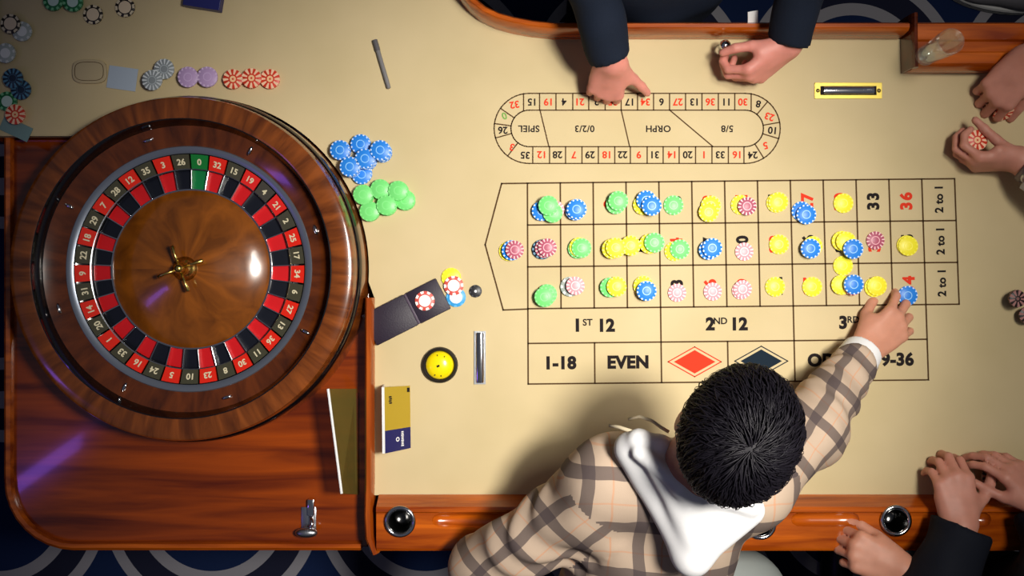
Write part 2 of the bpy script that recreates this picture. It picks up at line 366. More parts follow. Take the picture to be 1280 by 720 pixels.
def iso(name, groups, h, wrinkle=None, B=16):
    lo = np.full(3, 1e9); hi = -lo
    for g in groups:
        for p in g['p']:
            if p[0] == 'c': pts = [(p[1], p[3]), (p[2], p[4])]
            elif p[0] == 'e': pts = [(p[1], p[2].max())]
            else: pts = [(p[1], p[4]), (p[2], p[4]), (p[3], p[4])]
            for q, r in pts: lo = np.minimum(lo, q - r); hi = np.maximum(hi, q + r)
    lo -= 3 * h + 0.012; hi += 3 * h + 0.012
    nb = np.ceil((hi - lo) / (h * B)).astype(int); n = nb * B
    V = np.empty(n, np.float32)
    bi = np.stack(np.meshgrid(*[np.arange(k) for k in nb], indexing='ij'), -1).reshape(-1, 3)
    cen = lo + (bi + 0.5) * B * h - 0.5 * h
    hd = B * h * 0.87
    pd = [[dprim(p, cen) for p in g['p']] for g in groups]
    allmin = np.min([d for g in pd for d in g], axis=0)
    dc = field(groups, cen)
    loc = np.stack(np.meshgrid(*[np.arange(B)] * 3, indexing='ij'), -1).reshape(-1, 3) * h
    for m in range(len(cen)):
        s = tuple(slice(bi[m][k] * B, bi[m][k] * B + B) for k in range(3))
        if abs(dc[m]) > hd * 1.35 + 0.03:
            V[s] = 1.0 if dc[m] > 0 else -1.0; continue
        act = [[d[m] < allmin[m] + 2 * hd + 0.05 for d in g] for g in pd]
        X = lo + bi[m] * B * h + loc
        V[s] = field(groups, X, act, wrinkle).reshape(B, B, B)
    neg = V < 0
    c8 = np.zeros(tuple(n - 1), np.int8)
    offs = [(i, j, k) for i in (0, 1) for j in (0, 1) for k in (0, 1)]
    for i, j, k in offs: c8 += neg[i:n[0] - 1 + i, j:n[1] - 1 + j, k:n[2] - 1 + k]
    cells = np.argwhere((c8 > 0) & (c8 < 8))
    idx = np.full(tuple(n - 1), -1, np.int32); idx[tuple(cells.T)] = np.arange(len(cells))
    val = {o: V[cells[:, 0] + o[0], cells[:, 1] + o[1], cells[:, 2] + o[2]] for o in offs}
    acc = np.zeros((len(cells), 3)); cnt = np.zeros(len(cells))
    for a in offs:
        for ax in range(3):
            if a[ax]: continue
            b = list(a); b[ax] = 1; b = tuple(b)
            va, vb = val[a], val[b]; x = (va < 0) != (vb < 0)
            t = np.where(x, va / np.where(np.abs(va - vb) < 1e-12, 1, va - vb), 0)
            q = np.tile(np.array(a, float), (len(cells), 1)); q[:, ax] += t
            acc += q * x[:, None]; cnt += x
    verts = lo + (cells + acc / np.maximum(cnt, 1)[:, None]) * h
    faces = []
    for ax in range(3):
        sl0 = [slice(None)] * 3; sl1 = [slice(None)] * 3; sl0[ax] = slice(0, n[ax] - 1); sl1[ax] = slice(1, n[ax])
        a = neg[tuple(sl0)]; b = neg[tuple(sl1)]
        e = np.argwhere(a != b)
        u, v = (ax + 1) % 3, (ax + 2) % 3
        e = e[(e[:, u] > 0) & (e[:, v] > 0) & (e[:, u] < n[u] - 1) & (e[:, v] < n[v] - 1)]
        sgn = a[tuple(e.T)]
        def id_(du, dv):
            q = e.copy(); q[:, u] += du; q[:, v] += dv; return idx[tuple(q.T)]
        f = np.stack([id_(-1, -1), id_(0, -1), id_(0, 0), id_(-1, 0)], 1)
        f[~sgn] = f[~sgn][:, ::-1]
        faces.append(f)
    F = np.concatenate(faces); F = F[(F >= 0).all(1)]
    # one relaxing pass keeps the skin even
    me = bpy.data.meshes.new(name)
    me.vertices.add(len(verts)); me.vertices.foreach_set('co', verts.astype(np.float32).ravel())
    me.loops.add(len(F) * 4); me.loops.foreach_set('vertex_index', F.astype(np.int32).ravel())
    me.polygons.add(len(F)); me.polygons.foreach_set('loop_start', np.arange(0, len(F) * 4, 4, dtype=np.int32))
    me.polygons.foreach_set('loop_total', np.full(len(F), 4, np.int32))
    me.update(calc_edges=True); me.validate(); me.shade_smooth()
    return me

# ================================================================== SETTING
fl = structure(obj('floor', boxmesh((0, 0, FLOOR - 0.05), (9, 9, 0.1)), M_CARPET))

M_WALL = mat('wall_paint', srgb(70, 48, 40), 0.8, noise=0.2, nscale=3)
for nm, c_, s_ in (('wall_north', (0, 4.55, 0.9), (9.2, 0.1, 3.6)), ('wall_south', (0, -4.55, 0.9), (9.2, 0.1, 3.6)), ('wall_east', (4.55, 0, 0.9), (0.1, 9.0, 3.6)), ('wall_west', (-4.55, 0, 0.9), (0.1, 9.0, 3.6))):
    structure(obj(nm, boxmesh(c_, s_), M_WALL))

# ================================================================== TABLE
table = thing('roulette_table', 'long roulette table with beige printed felt and polished mahogany rails', 'table', (0, 0, FLOOR))
WC = Vector((-0.631, 0.037, 0))          # wheel axis
def px_list(l, z=0): return [tuple(P(x, y, z)[:2]) for x, y in l]
# felt with a round cut-out for the wheel
c0 = P(245.6, 337); rc = 0.345
pts = px_list([(1345, 619), (468, 619), (468, 372)])
a_s = math.atan2(P(0, 352).y - WC.y, 0.34); a_e = PI - math.asin((P(0, 170).y - WC.y) / rc)
for i in range(41):
    a = a_s + (a_e - a_s) * i / 40
    pts.append((WC.x + rc * math.cos(a), WC.y + rc * math.sin(a)))
pts += px_list([(-8, 170), (-8, -60), (560, -60), (566, -20), (578, 6), (600, 26), (640, 42), (690, 49), (1126, 49), (1130, 92), (1345, 92)])
part('felt', prism(pts, -0.02, 0.0), M_FELT, table)
# bed under the felt
part('table_bed', prism([(x, y) for x, y in pts], -0.14, -0.0205), M_DARKWOOD, table)
# wheel deck
zd = -0.035
def deckp(x, y): return tuple(P(x, y, zd)[:2])
dk = [deckp(452, 684), deckp(95, 684)]
for i in range(1, 9):
    a = -PI / 2 - i * PI / 16
    dk.append((deckp(95, 0)[0] + 0.138 * math.cos(a), deckp(0, 684)[1] + 0.138 + 0.138 * math.sin(a)))
dk += [(dk[-1][0], P(0, 170).y), (P(460, 0).x, P(0, 170).y), deckp(460, 684)]
dk2 = [p for p in dk]
part('wheel_deck', prism(dk2, -0.14, zd, 0.004), M_DECK, table, 'auto')
rim_path = [dk2[i] for i in range(0, len(dk2) - 2)]
part('deck_bead', sweep([(p[0], p[1]) for p in rim_path], [(0.004, zd - 0.012), (0.004, zd + 0.008), (-0.002, zd + 0.013), (-0.009, zd + 0.010), (-0.012, zd), (-0.010, zd - 0.02)]), M_WOOD, table, 'auto')
# divider between deck and felt
dv = [P(463.5, 372), P(463.5, 400), P(463.5, 500), P(463.5, 600), P(462.5, 640), P(464, 668), P(472, 688)]
part('divider_rail', sweep([(p.x, p.y) for p in dv], [(0.009, -0.03), (0.0075, 0.024), (0.004, 0.03), (-0.004, 0.03), (-0.008, 0.024), (-0.010, -0.12), (0.009, -0.12)]), M_WOODV, table, 'auto')
# player's rail with cup holders and grooves
zr = 0.040
rail = bmesh.new()
prof_y = [(P(0, 618).y, 0.0), (P(0, 622).y, 0.012), (P(0, 634, zr).y, zr - 0.003), (P(0, 637, zr).y, zr), (P(0, 640, zr).y, zr), (P(0, 642, zr).y, zr - 0.004), (P(0, 645, zr).y, zr - 0.004),
          (P(0, 684, zr).y, zr - 0.004), (P(0, 690, zr).y, zr - 0.009), (P(0, 692, zr).y, zr - 0.02), (P(0, 692, zr).y, -0.12), (P(0, 618).y, -0.12)]
xa, xb = P(470, 0, zr).x, P(1345, 0, zr).x
A = [rail.verts.new((xa, y, z)) for y, z in prof_y]; Bv = [rail.verts.new((xb, y, z)) for y, z in prof_y]
for i in range(len(prof_y)): rail.faces.new((A[i], Bv[i], Bv[(i + 1) % len(prof_y)], A[(i + 1) % len(prof_y)]))
rail.faces.new(A[::-1]); rail.faces.new(Bv); bmesh.ops.recalc_face_normals(rail, faces=rail.faces)
pr = part('player_rail', rail, M_WOOD, table)
cups = [(500, 652), (951, 655), (1120, 651)]
grooves = [((540, 651), (640, 651)), ((990, 650), (1075, 650)), ((1165, 650), (1240, 650))]
cut = []
for x, y in cups:
    p = P(x, y, zr); cut.append(obj('cutter', lathe([(0, -0.06), (0.0235, -0.06), (0.0235, 0.02), (0, 0.02)], 32, (p.x, p.y, zr))))
for (xa_, ya_), (xb_, yb_) in grooves:
    a, b = P(xa_, ya_, zr), P(xb_, yb_, zr); n = 10; path = []
    g = tube([a + (b - a) * t + Vector((0, 0, -0.001)) for t in (0.0, 0.02, 0.08, 0.3, 0.7, 0.92, 0.98, 1.0)], [0.004, 0.009, 0.0135, 0.0145, 0.0145, 0.0135, 0.009, 0.004], 16)
    cut.append(obj('cutter', g))
for c in cut: c.location = c.location + Vector((0, 0, 0))
bpy.context.view_layer.update()
boolean_cut(pr, cut)
def cup(x, y, label):
    p = P(x, y, zr + 0.0005); t = thing('cup_holder', label, 'cup holder', p, 'round cup holders in the player rail')
    t.location = p
    obj('flange', lathe([(0.0225, -0.002), (0.0235, 0.002), (0.027, 0.0035), (0.0305, 0.002), (0.031, 0.0002), (0.0225, 0.0002)], 40), M_CHROME, t, True)
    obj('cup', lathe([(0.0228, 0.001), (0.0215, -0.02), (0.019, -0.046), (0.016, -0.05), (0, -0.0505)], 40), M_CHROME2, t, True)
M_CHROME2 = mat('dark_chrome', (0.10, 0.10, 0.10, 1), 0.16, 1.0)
cup(500, 652, 'chrome cup holder beside the divider, left end of the player rail')
cup(951, 655, 'chrome cup holder half hidden behind the white hood')
cup(1120, 651, 'chrome cup holder beside the navy sleeve on the player rail')
# dealer's rail (thin lip)
dp = [(548, -60), (556, -36), (566, -14), (578, 6), (588, 17), (602, 28), (620, 36.5), (640, 42), (664, 46.5), (690, 49), (800, 49), (1000, 49), (1122, 49)]
dpath = [tuple(P(x, y)[:2]) for x, y in dp]
part('dealer_rail', sweep(dpath, [(-0.001, -0.02), (0.0, 0.03), (0.003, 0.052), (0.008, 0.058), (0.015, 0.058), (0.019, 0.052), (0.020, 0.04), (0.018, -0.12), (-0.001, -0.12)]), M_WOOD, table, 'auto')
# side shelf block with grooved top
sh = bmesh.new(); zs = 0.055
ys = [(92, 0, -0.12), (92, 0, 0.0), (88, 0.035, 0.035), (82, zs, zs - 0.006), (79, zs, zs), (66, zs, zs), (63, zs, zs - 0.007), (51, zs, zs - 0.007), (49, zs, zs - 0.002), (44, zs, zs), (30, zs, zs), (27, zs, zs - 0.006), (26, zs, -0.12)]
A = []; Bv = []
for y, zp, z in ys:
    yy = P(0, y, max(zp, 0)).y
    A.append(sh.verts.new((P(1128, 0).x + 0.003, yy, z))); Bv.append(sh.verts.new((P(1345, 0).x, yy, z)))
for i in range(len(ys)): sh.faces.new((A[i], Bv[i], Bv[(i + 1) % len(ys)], A[(i + 1) % len(ys)]))
sh.faces.new(A[::-1]); sh.faces.new(Bv); bmesh.ops.recalc_face_normals(sh, faces=sh.faces)
part('side_shelf', sh, M_WOOD, table, 'auto')
part('shelf_end_cap', sweep([tuple(P(1126.5, 92)[:2]), tuple(P(1126, 70)[:2]), tuple(P(1125.5, 26)[:2])], [(0.002, -0.12), (0.001, 0.02), (-0.001, 0.045), (-0.002, zs - 0.003), (-0.004, zs + 0.002), (-0.007, zs + 0.0035), (-0.010, zs + 0.002), (-0.012, zs - 0.003), (-0.012, -0.12)]), M_DARKWOOD, table, 'auto')
# far-end and bank-end rails (just outside the frame)
part('end_rail', boxmesh((P(1362, 0).x, (P(0, 26).y + P(0, 690).y) / 2, -0.04), (0.06, P(0, 20).y - P(0, 692).y, 0.17), bev=0.012), M_WOODV, table, 'auto')
part('bank_rail', boxmesh(((P(-8, 0).x + P(545, 0).x) / 2, P(0, -74).y, -0.04), (P(560, 0).x - P(-8, 0).x, 0.045, 0.17), bev=0.01), M_WOOD, table, 'auto')
part('bank_end_rail', boxmesh((P(-6, 0).x - 0.012, P(0, 50).y, -0.05), (0.022, 0.40, 0.15), bev=0.008), M_DARKWOOD, table, 'auto')
for lx, ly in ((-0.75, 0.05), (0.0, 0.05), (0.80, 0.05)):
    part('pedestal', lathe([(0, FLOOR), (0.20, FLOOR), (0.20, FLOOR + 0.05), (0.11, FLOOR + 0.10), (0.09, -0.35), (0.16, -0.14), (0, -0.14)], 32, (lx, ly, 0)), M_DARKWOOD, table, 'auto')

# ---------------------------------------------------------- printed layout
ZP = 0.0005
def L(u, t): return P(659.3 + 0.2 * t + u * (41.077 + 0.13 * t), 229 + 52.3 * t - u * 0.435, ZP)
def line_mesh(segs, wpx=1.9):
    bm = bmesh.new()
    for a, b in segs:
        a, b = Vector(a), Vector(b); d = (b - a); d.z = 0; d.normalize(); n = Vector((-d.y, d.x, 0)) * wpx * S / 2; e = d * wpx * S / 2
        bm.faces.new([bm.verts.new(v) for v in (a - e + n, a - e - n, b + e - n, b + e + n)])
    bmesh.ops.recalc_face_normals(bm, faces=bm.faces)
    for f in bm.faces:
        if f.normal.z < 0: f.normal_flip()
    return bm
T3, T4, T5 = 3.0, 3.83, 4.80
sg = []
for t in (0, 1, 2, 3): sg.append((L(0, t), L(13, t)))
for u in range(0, 14): sg.append((L(u, 0), L(u, 3)))
sg += [(L(0, T4), L(12, T4)), (L(0, T5), L(12, T5)), (L(0, 3), L(0, T5)), (L(4, 3), L(4, T5)), (L(8, 3), L(8, T5)), (L(12, 3), L(12, T5))]
for u in (2, 6, 10): sg.append((L(u, T4), L(u, T5)))
pent = [P(660, 229, ZP), P(627, 229.5, ZP), P(606.5, 306, ZP), P(629, 387.5, ZP), P(660, 386.3, ZP)]
sg += list(zip(pent[:-1], pent[1:]))
part('betting_grid', line_mesh(sg), M_LINE, table)
REDS = {1, 3, 5, 7, 9, 12, 14, 16, 18, 19, 21, 23, 25, 27, 30, 32, 34, 36}
for i in range(1, 13):
    for r, off in ((0, 0), (1, -1), (2, -2)):
        n = 3 * i + off
        p = L(i - 0.5, r + 0.52); p.z = ZP
        text('printed_number', str(n), p, 0.0315, M_RED if n in REDS else M_INK, table, R(91), 0.048, 1.22)
for r in range(3): text('printed_words', '2 to 1', L(12.5, r + 0.5), 0.0225, M_INK, table, R(91), 0.034, 1.02)
text('printed_number', '0', P(634, 308, ZP), 0.0305, M_GREENINK, table, R(91), 0.03)
for k, (a, sup) in enumerate((('1', 'ST'), ('2', 'ND'), ('3', 'RD'))):
    c = L(4 * k + 2, 3.41); rz = R(0.5)
    text('printed_words', a, c + Vector((-0.034, 0, 0)), 0.034, M_INK, table, rz, 0.05)
    text('printed_words', sup, c + Vector((-0.0135, 0.0058, 0)), 0.0185, M_INK, table, rz, 0.024, 1.0)
    text('printed_words', '12', c + Vector((0.026, 0, 0)), 0.034, M_INK, table, rz, 0.05)
for u, s in ((1, '1-18'), (3, 'EVEN'), (9, 'ODD'), (11, '19-36')): text('printed_words', s, L(u, 4.30), 0.034, M_INK, table, R(0.5), 0.05, 1.05)
def diamond(u, m, ml):
    c = L(u, 4.31)
    def dm(a, b): return [c + Vector((-a, 0, 0)), c + Vector((0, b, 0)), c + Vector((a, 0, 0)), c + Vector((0, -b, 0))]
    bm = bmesh.new(); bm.faces.new([bm.verts.new(v) for v in dm(0.0415, 0.0235)][::-1])
    part('printed_diamond', bm, m, table)
    d = dm(0.053, 0.0298); part('printed_diamond_border', line_mesh(list(zip(d, d[1:] + d[:1])), 1.3), ml, table)
diamond(5, M_RED, M_RED); diamond(7, M_NAVYINK, M_NAVYINK)
# racetrack
cl, cr, ro, ri = (661.5, 160.5), (931.5, 160.5), 43.8, 22.8
def stad(r):
    out = []
    for i in range(25): a = R(90 + i * 7.5); out.append(P(cl[0] + r * math.cos(a), cl[1] - r * math.sin(a), ZP))
    for i in range(25): a = R(-90 + i * 7.5); out.append(P(cr[0] + r * math.cos(a), cr[1] - r * math.sin(a), ZP))
    return out
sg = []
for r in (ro, ri): q = stad(r); sg += list(zip(q, q[1:] + q[:1]))
for x in (654.5, 674.5, 695, 716, 736, 756.5, 776.5, 797, 817, 837, 857, 877.5, 898, 918.5, 939): sg.append((P(x, 117, ZP), P(x, 137.5, ZP)))
for x in (666, 687, 707, 727.5, 748, 768.5, 788, 809, 829, 849, 869.5, 890, 910.5, 930): sg.append((P(x, 183.5, ZP), P(x, 204, ZP)))
for c, l in ((cl, (145, 172, 196, 232)), (cr, (50, 10, -17, -58))):
    for a in l: a = R(a); sg.append((P(c[0] + ri * math.cos(a), c[1] - ri * math.sin(a), ZP), P(c[0] + ro * math.cos(a), c[1] - ro * math.sin(a), ZP)))
sg += [(P(675, 137.5, ZP), P(686, 183, ZP)), (P(776.5, 137.5, ZP), P(787, 183, ZP)), (P(837, 137.5, ZP), P(891, 183, ZP))]
part('racetrack_grid', line_mesh(sg, 1.5), M_LINE, table)
top = [15, 19, 4, 21, 2, 25, 17, 34, 6, 27, 13, 36, 11, 30]
bot = [12, 28, 7, 29, 18, 22, 9, 31, 14, 20, 1, 33, 16]
rt = [(n, 664.5 + 20.3 * i, 127.5, 180) for i, n in enumerate(top)] + [(n, 676.5 + 20.35 * i, 193.5, 180) for i, n in enumerate(bot)]
rt += [(32, 643, 131, 190), (0, 630.5, 145, 200), (26, 628.5, 163, 180), (3, 640, 184, 165), (35, 656.5, 194, 178),
       (8, 948, 130, 168), (23, 962, 146, 160), (10, 965, 163, 175), (5, 957, 182, 195), (24, 941, 194, 182)]
for n, x, y, rz in rt:
    text('printed_number', str(n), P(x, y, ZP), 0.0195, M_GREENINK if n == 0 else (M_RED if n in REDS else M_INK), table, R(rz), 0.026, 1.0)
for s, x, y in (('SPIEL', 661, 161), ('0/2/3', 731, 161), ('ORPH', 823, 161), ('5/8', 909, 161)):
    text('printed_words', s, P(x, y, ZP), 0.0185, M_INK, table, R(180), 0.02, 1.05)

# ================================================================== WHEEL
wheel = thing('roulette_wheel', 'large polished wooden roulette wheel with red and black pockets, on the wheel deck', 'roulette wheel', (WC.x, WC.y, zd))
def wpart(name, prof, m, segs=128, parent=None, sm='auto'):
    o = obj(name, lathe([(r, z - zd) for r, z in prof], segs), m, parent or wheel, sm); return o
wpart('bowl_rim', [(0.287, 0.088), (0.292, 0.0905), (0.320, 0.0905), (0.327, 0.087), (0.330, 0.080), (0.331, 0.06), (0.336, 0.045), (0.340, 0.02), (0.342, zd), (0.26, zd), (0.27, 0.03), (0.287, 0.088)], M_BOWL)
wpart('rim_band', [(0.3315, 0.058), (0.3355, 0.055), (0.3385, 0.046), (0.3365, 0.044)], M_BLACKGLOSS)
wpart('inner_wall', [(0.2872, 0.0885), (0.2850, 0.0890), (0.2775, 0.060), (0.2785, 0.058)], M_BLACKGLOSS)
wpart('ball_track', [(0.279, 0.061), (0.266, 0.054), (0.246, 0.046), (0.2405, 0.0445), (0.2405, zd + 0.01)], M_TRACK)
wpart('separator_ring', [(0.2408, 0.0445), (0.239, 0.0462), (0.232, 0.0455), (0.2265, 0.0425), (0.2260, 0.03)], M_RINGMETAL)
wpart('rotor_cone', [(0.157, 0.024), (0.156, 0.029), (0.150, 0.034), (0.11, 0.046), (0.06, 0.060), (0.035, 0.066), (0, 0.067)], M_CONE)
wpart('rotor_ring', [(0.1585, 0.0245), (0.1580, 0.031), (0.155, 0.031), (0.1545, 0.028)], M_CHROME)
wpart('rotor_base', [(0.0, 0.0), (0.2262, 0.0), (0.2262, 0.035), (0.20, 0.02), (0.157, 0.02), (0.10, 0.03)], M_BLACKGLOSS)
ORDER = [0, 32, 15, 19, 4, 21, 2, 25, 17, 34, 6, 27, 13, 36, 11, 30, 8, 23, 10, 5, 24, 16, 33, 1, 20, 14, 31, 9, 22, 18, 29, 7, 28, 12, 35, 3, 26]
st = 2 * PI / 37
def sector(r0, z0, r1, z1, da, thick, n=4):
    bm = bmesh.new(); rows = []
    for i in range(n + 1):
        a = -da / 2 + da * i / n
        rows.append([bm.verts.new((r * math.cos(a), r * math.sin(a), z)) for r, z in ((r0, z0), (r1, z1), (r1, z1 - thick), (r0, z0 - thick))])
    for i in range(n):
        for j in range(4): bm.faces.new((rows[i][j], rows[i + 1][j], rows[i + 1][(j + 1) % 4], rows[i][(j + 1) % 4]))
    bm.faces.new(rows[0]); bm.faces.new(rows[-1][::-1]); bmesh.ops.recalc_face_normals(bm, faces=bm.faces)
    me = bpy.data.meshes.new('sector'); bm.to_mesh(me); bm.free(); return me
pm = {}
for key, ml in (('panel', (M_PRED, M_PBLACK, M_PGREEN)), ('pocket', (M_WRED, M_WBLACK, M_WGREEN))):
    for m in ml:
        me = sector(0.1965, 0.0345, 0.2245, 0.0425, st * 0.90, 0.004) if key == 'panel' else sector(0.158, 0.0235, 0.1955, 0.0225, st * 0.96, 0.003)
        me.materials.append(m); pm[(key, m)] = me
fm = bpy.data.meshes.new('fret'); fb = boxmesh((0.177, 0, 0.028), (0.0385, 0.0022, 0.009), bev=0.0006); fb.to_mesh(fm); fb.free(); fm.materials.append(M_CHROME)
ri_me = lathe([(0.1955, 0.0345), (0.1972, 0.0355), (0.1972, 0.022)], 128)
o = obj('pocket_ring', ri_me, M_STEEL, wheel, 'auto'); o.location.z = -zd
for i, n in enumerate(ORDER):
    a = R(90 - 5.0) - i * st                 # clockwise from the green zero near the top
    k = 2 if n == 0 else (0 if n in REDS else 1)
    rot = Matrix.Rotation(a, 4, 'Z')
    o = obj('number_panel', pm[('panel', (M_PRED, M_PBLACK, M_PGREEN)[k])], None, wheel); o.location.z = -zd; o.rotation_euler.z = a
    t = text_mesh(str(n), 0.0165, 0.03); q = obj('numeral', t, M_CREAM, o)
    slope = math.atan2(0.008, 0.028)
    q.matrix_local = Matrix.Translation((0.2105, 0, 0.0390)) @ Matrix.Rotation(-slope, 4, 'Y') @ Matrix.Rotation(-PI / 2, 4, 'Z')
    o = obj('pocket', pm[('pocket', (M_WRED, M_WBLACK, M_WGREEN)[k])], None, wheel); o.location.z = -zd; o.rotation_euler.z = a
    o = obj('fret', fm, None, wheel); o.location.z = -zd; o.rotation_euler.z = a + st / 2
dfm = bpy.data.meshes.new('deflector'); b_ = bmesh.new()
bmesh.ops.create_uvsphere(b_, u_segments=10, v_segments=6, radius=1); bmesh.ops.scale(b_, vec=(0.011, 0.004, 0.004), verts=b_.verts); b_.to_mesh(dfm); b_.free(); dfm.materials.append(M_CHROME)
dfm.shade_smooth()
for i in range(8):
    a = R(152 + 45 * i); o = obj('deflector', dfm, None, wheel); o.location = (0.261 * math.cos(a), 0.261 * math.sin(a), 0.0535 - zd); o.rotation_euler.z = a + (PI / 2 if i % 2 else 0)
tu = wpart('turret', [(0.022, 0.062), (0.024, 0.068), (0.014, 0.074), (0.008, 0.09), (0.010, 0.10), (0.006, 0.108), (0, 0.110)], M_BRASS, 32, None, True)
for i in range(4):
    a = R(20 + 90 * i); d = Vector((math.cos(a), math.sin(a), 0))
    obj('turret_arm', tube([d * 0.008 + Vector((0, 0, 0.094 - zd)), d * 0.03 + Vector((0, 0, 0.096 - zd)), d * 0.044 + Vector((0, 0, 0.092 - zd)), d * 0.047 + Vector((0, 0, 0.092 - zd))], [0.003, 0.0025, 0.0045, 0.002], 10), M_BRASS, wheel, True)

# ================================================================== CHIPS
CT = 0.0034
def ring_mesh(r0, r1, z, n=28):
    bm = lathe([(r0, z - 0.0004), (r0, z), (r1, z), (r1, z - 0.0004)], n); return bm
def spokes(n, r0, r1, z0, z1, frac):
    bm = bmesh.new(); da = 2 * PI / n * frac
    for i in range(n):
        a = 2 * PI * i / n; rows = []
        for s_ in (-0.5, 0.5):
            b = a + da * s_; rows.append([bm.verts.new((r * math.cos(b), r * math.sin(b), z)) for r, z in ((r0, z1), (r1, z1), (r1, z0), (r0, z0))])
        A, Bq = rows
        for j in range(4): bm.faces.new((A[j], Bq[j], Bq[(j + 1) % 4], A[(j + 1) % 4]))
        bm.faces.new(A); bm.faces.new(Bq[::-1])
    bmesh.ops.recalc_face_normals(bm, faces=bm.faces); return bm
def tomesh(bm, name, m, sm=None):
    me = bpy.data.meshes.new(name); bm.normal_update(); bm.to_mesh(me); bm.free(); me.materials.append(m)
    if sm: me.shade_smooth(); me.set_sharp_from_angle(angle=R(40))
    return me
CR = 0.0195
KINDS = {}
def chip_kind(key, word, base, inlay, ring, n=12, frac=0.45, r_in=0.0155, ringr=(0.0070, 0.0086), r=CR):
    mb = mat('chip_' + key, base, 0.4); mi = mat('chip_inlay_' + key, inlay, 0.4); mr = mat('chip_ring_' + key, ring, 0.4)
    body = tomesh(lathe([(0, 0), (r - 0.0006, 0), (r, 0.0005), (r, CT - 0.0005), (r - 0.0006, CT), (0, CT)], 36), 'roulette_chip', mb, True)
    inl = tomesh(spokes(n, r_in, r + 0.00015, -0.0 + 0.0001, CT + 0.00012, frac), 'edge_inlays', mi)
    rg = tomesh(ring_mesh(ringr[0], ringr[1], CT + 0.00015), 'printed_ring', mr)
    KINDS[key] = (word, body, inl, rg)
chip_kind('B', 'blue', srgb(40, 132, 230), srgb(196, 220, 255), srgb(140, 200, 250), 14, 0.4, 0.0168)
chip_kind('Y', 'yellow', srgb(248, 236, 52), srgb(249, 238, 66), srgb(250, 240, 74), 14, 0.4, 0.0165)
chip_kind('G', 'green', srgb(118, 222, 122), srgb(128, 226, 130), srgb(132, 228, 136), 14, 0.4, 0.0165)
chip_kind('P', 'dusty rose', srgb(178, 88, 112), srgb(236, 190, 190), srgb(236, 170, 180), 14, 0.35, 0.0125, r=0.0180)
chip_kind('L', 'pale pink', srgb(236, 160, 170), srgb(246, 208, 210), srgb(250, 215, 215), 14, 0.35, 0.012, r=0.0180)
chip_kind('V', 'lilac', srgb(190, 160, 205), srgb(215, 190, 225), srgb(205, 180, 220), 14, 0.4, 0.0165, r=0.020)
chip_kind('R', 'orange red', srgb(214, 60, 36), srgb(250, 205, 170), srgb(250, 200, 150), 10, 0.5, 0.009, (0.002, 0.0062))
chip_kind('W', 'red and white', srgb(214, 88, 80), srgb(245, 235, 230), srgb(246, 244, 240), 8, 0.5, 0.0145, (0.0, 0.0118))
chip_kind('K', 'black', srgb(44, 44, 48), srgb(60, 60, 64), srgb(235, 235, 240), 8, 0.4, 0.010, (0.0, 0.0026), r=0.0125)
chip_kind('D', 'dark speckled', srgb(36, 22, 22), srgb(170, 120, 115), srgb(140, 95, 90), 9, 0.5, 0.006, (0.0, 0.003), r=0.0165)
chip_kind('E', 'dark green', srgb(20, 110, 60), srgb(120, 190, 140), srgb(190, 215, 205), 10, 0.5, 0.0145, (0.0, 0.011))
chip_kind('T', 'cream and black', srgb(40, 34, 30), srgb(220, 205, 175), srgb(225, 205, 175), 8, 0.6, 0.0150, (0.0, 0.0125))
chip_kind('S', 'silver grey', srgb(140, 148, 152), srgb(215, 222, 226), srgb(180, 190, 195), 14, 0.4, 0.010)
chip_kind('N', 'navy', srgb(26, 44, 66), srgb(80, 130, 160), srgb(60, 90, 120), 12, 0.5, 0.010)
chip_kind('A', 'sky blue and white', srgb(60, 160, 225), srgb(90, 180, 235), srgb(248, 248, 250), 8, 0.4, 0.0165, (0.0, 0.0125))
chip_kind('O', 'pale grey', srgb(170, 180, 175), srgb(215, 220, 215), srgb(225, 228, 225), 8, 0.4, 0.0150, (0.0, 0.010))
ORD = ['top', 'second', 'third', 'fourth', 'fifth', 'sixth', 'seventh', 'eighth', 'ninth', 'tenth', 'eleventh', 'twelfth', 'thirteenth']
def chip_at(key, loc, label, group, rz, tilt=None):
    word, b, i, r = KINDS[key]
    o = bpy.data.objects.new('roulette_chip', b); C.objects.link(o); o.location = loc; o.rotation_euler = (0, 0, rz) if tilt is None else tilt
    tag(o, label, 'chip', group)
    for nm, me in (('edge_inlays', i), ('printed_ring', r)):
        c = bpy.data.objects.new(nm, me); C.objects.link(c); c.parent = o
    return o
def stack(place, items, group, z0=0.0006, single='lying alone'):
    """items: bottom to top, (kind, px, py[, count])"""
    flat = []
    for it in items:
        k, x, y = it[:3]; c = it[3] if len(it) > 3 else 1
        for q in range(c): flat.append((k, x + (random.uniform(-.5, .5) if q else 0), y + (random.uniform(-.5, .5) if q else 0)))
    n = len(flat)
    for j, (k, x, y) in enumerate(flat):
        z = z0 + j * (CT + 0.0002); w_ = KINDS[k][0]
        lab = f'{w_} chip {single} {place}' if n == 1 else (f'{w_} chip, top of stack {place}' if j == n - 1 else f'{w_} chip, {ORD[n - 1 - j]} from top of stack {place}')
        p = P(x, y, z + CT); p.z = z
        chip_at(k, p, lab, group, random.uniform(0, 2 * PI))
GB = 'chips bet on the numbered layout'
COLW = ['first', 'second', 'third', 'fourth', 'fifth', 'sixth', 'seventh', 'eighth', 'ninth', 'tenth', 'eleventh', 'twelfth']
def bet(n, *items):
    place = f'in {("top", "bottom", "middle")[n % 3]} row, {COLW[(n - 1) // 3]} square from zero'
    stack(place, items, GB)
bet(3, ('B', 677, 264, 3), ('L', 694, 262), ('G', 691, 266), ('G', 685.5, 257, 2))
bet(6, ('B', 719, 263, 4), ('B', 721, 261, 2))
bet(9, ('G', 770, 255, 3), ('G', 773, 251, 2))
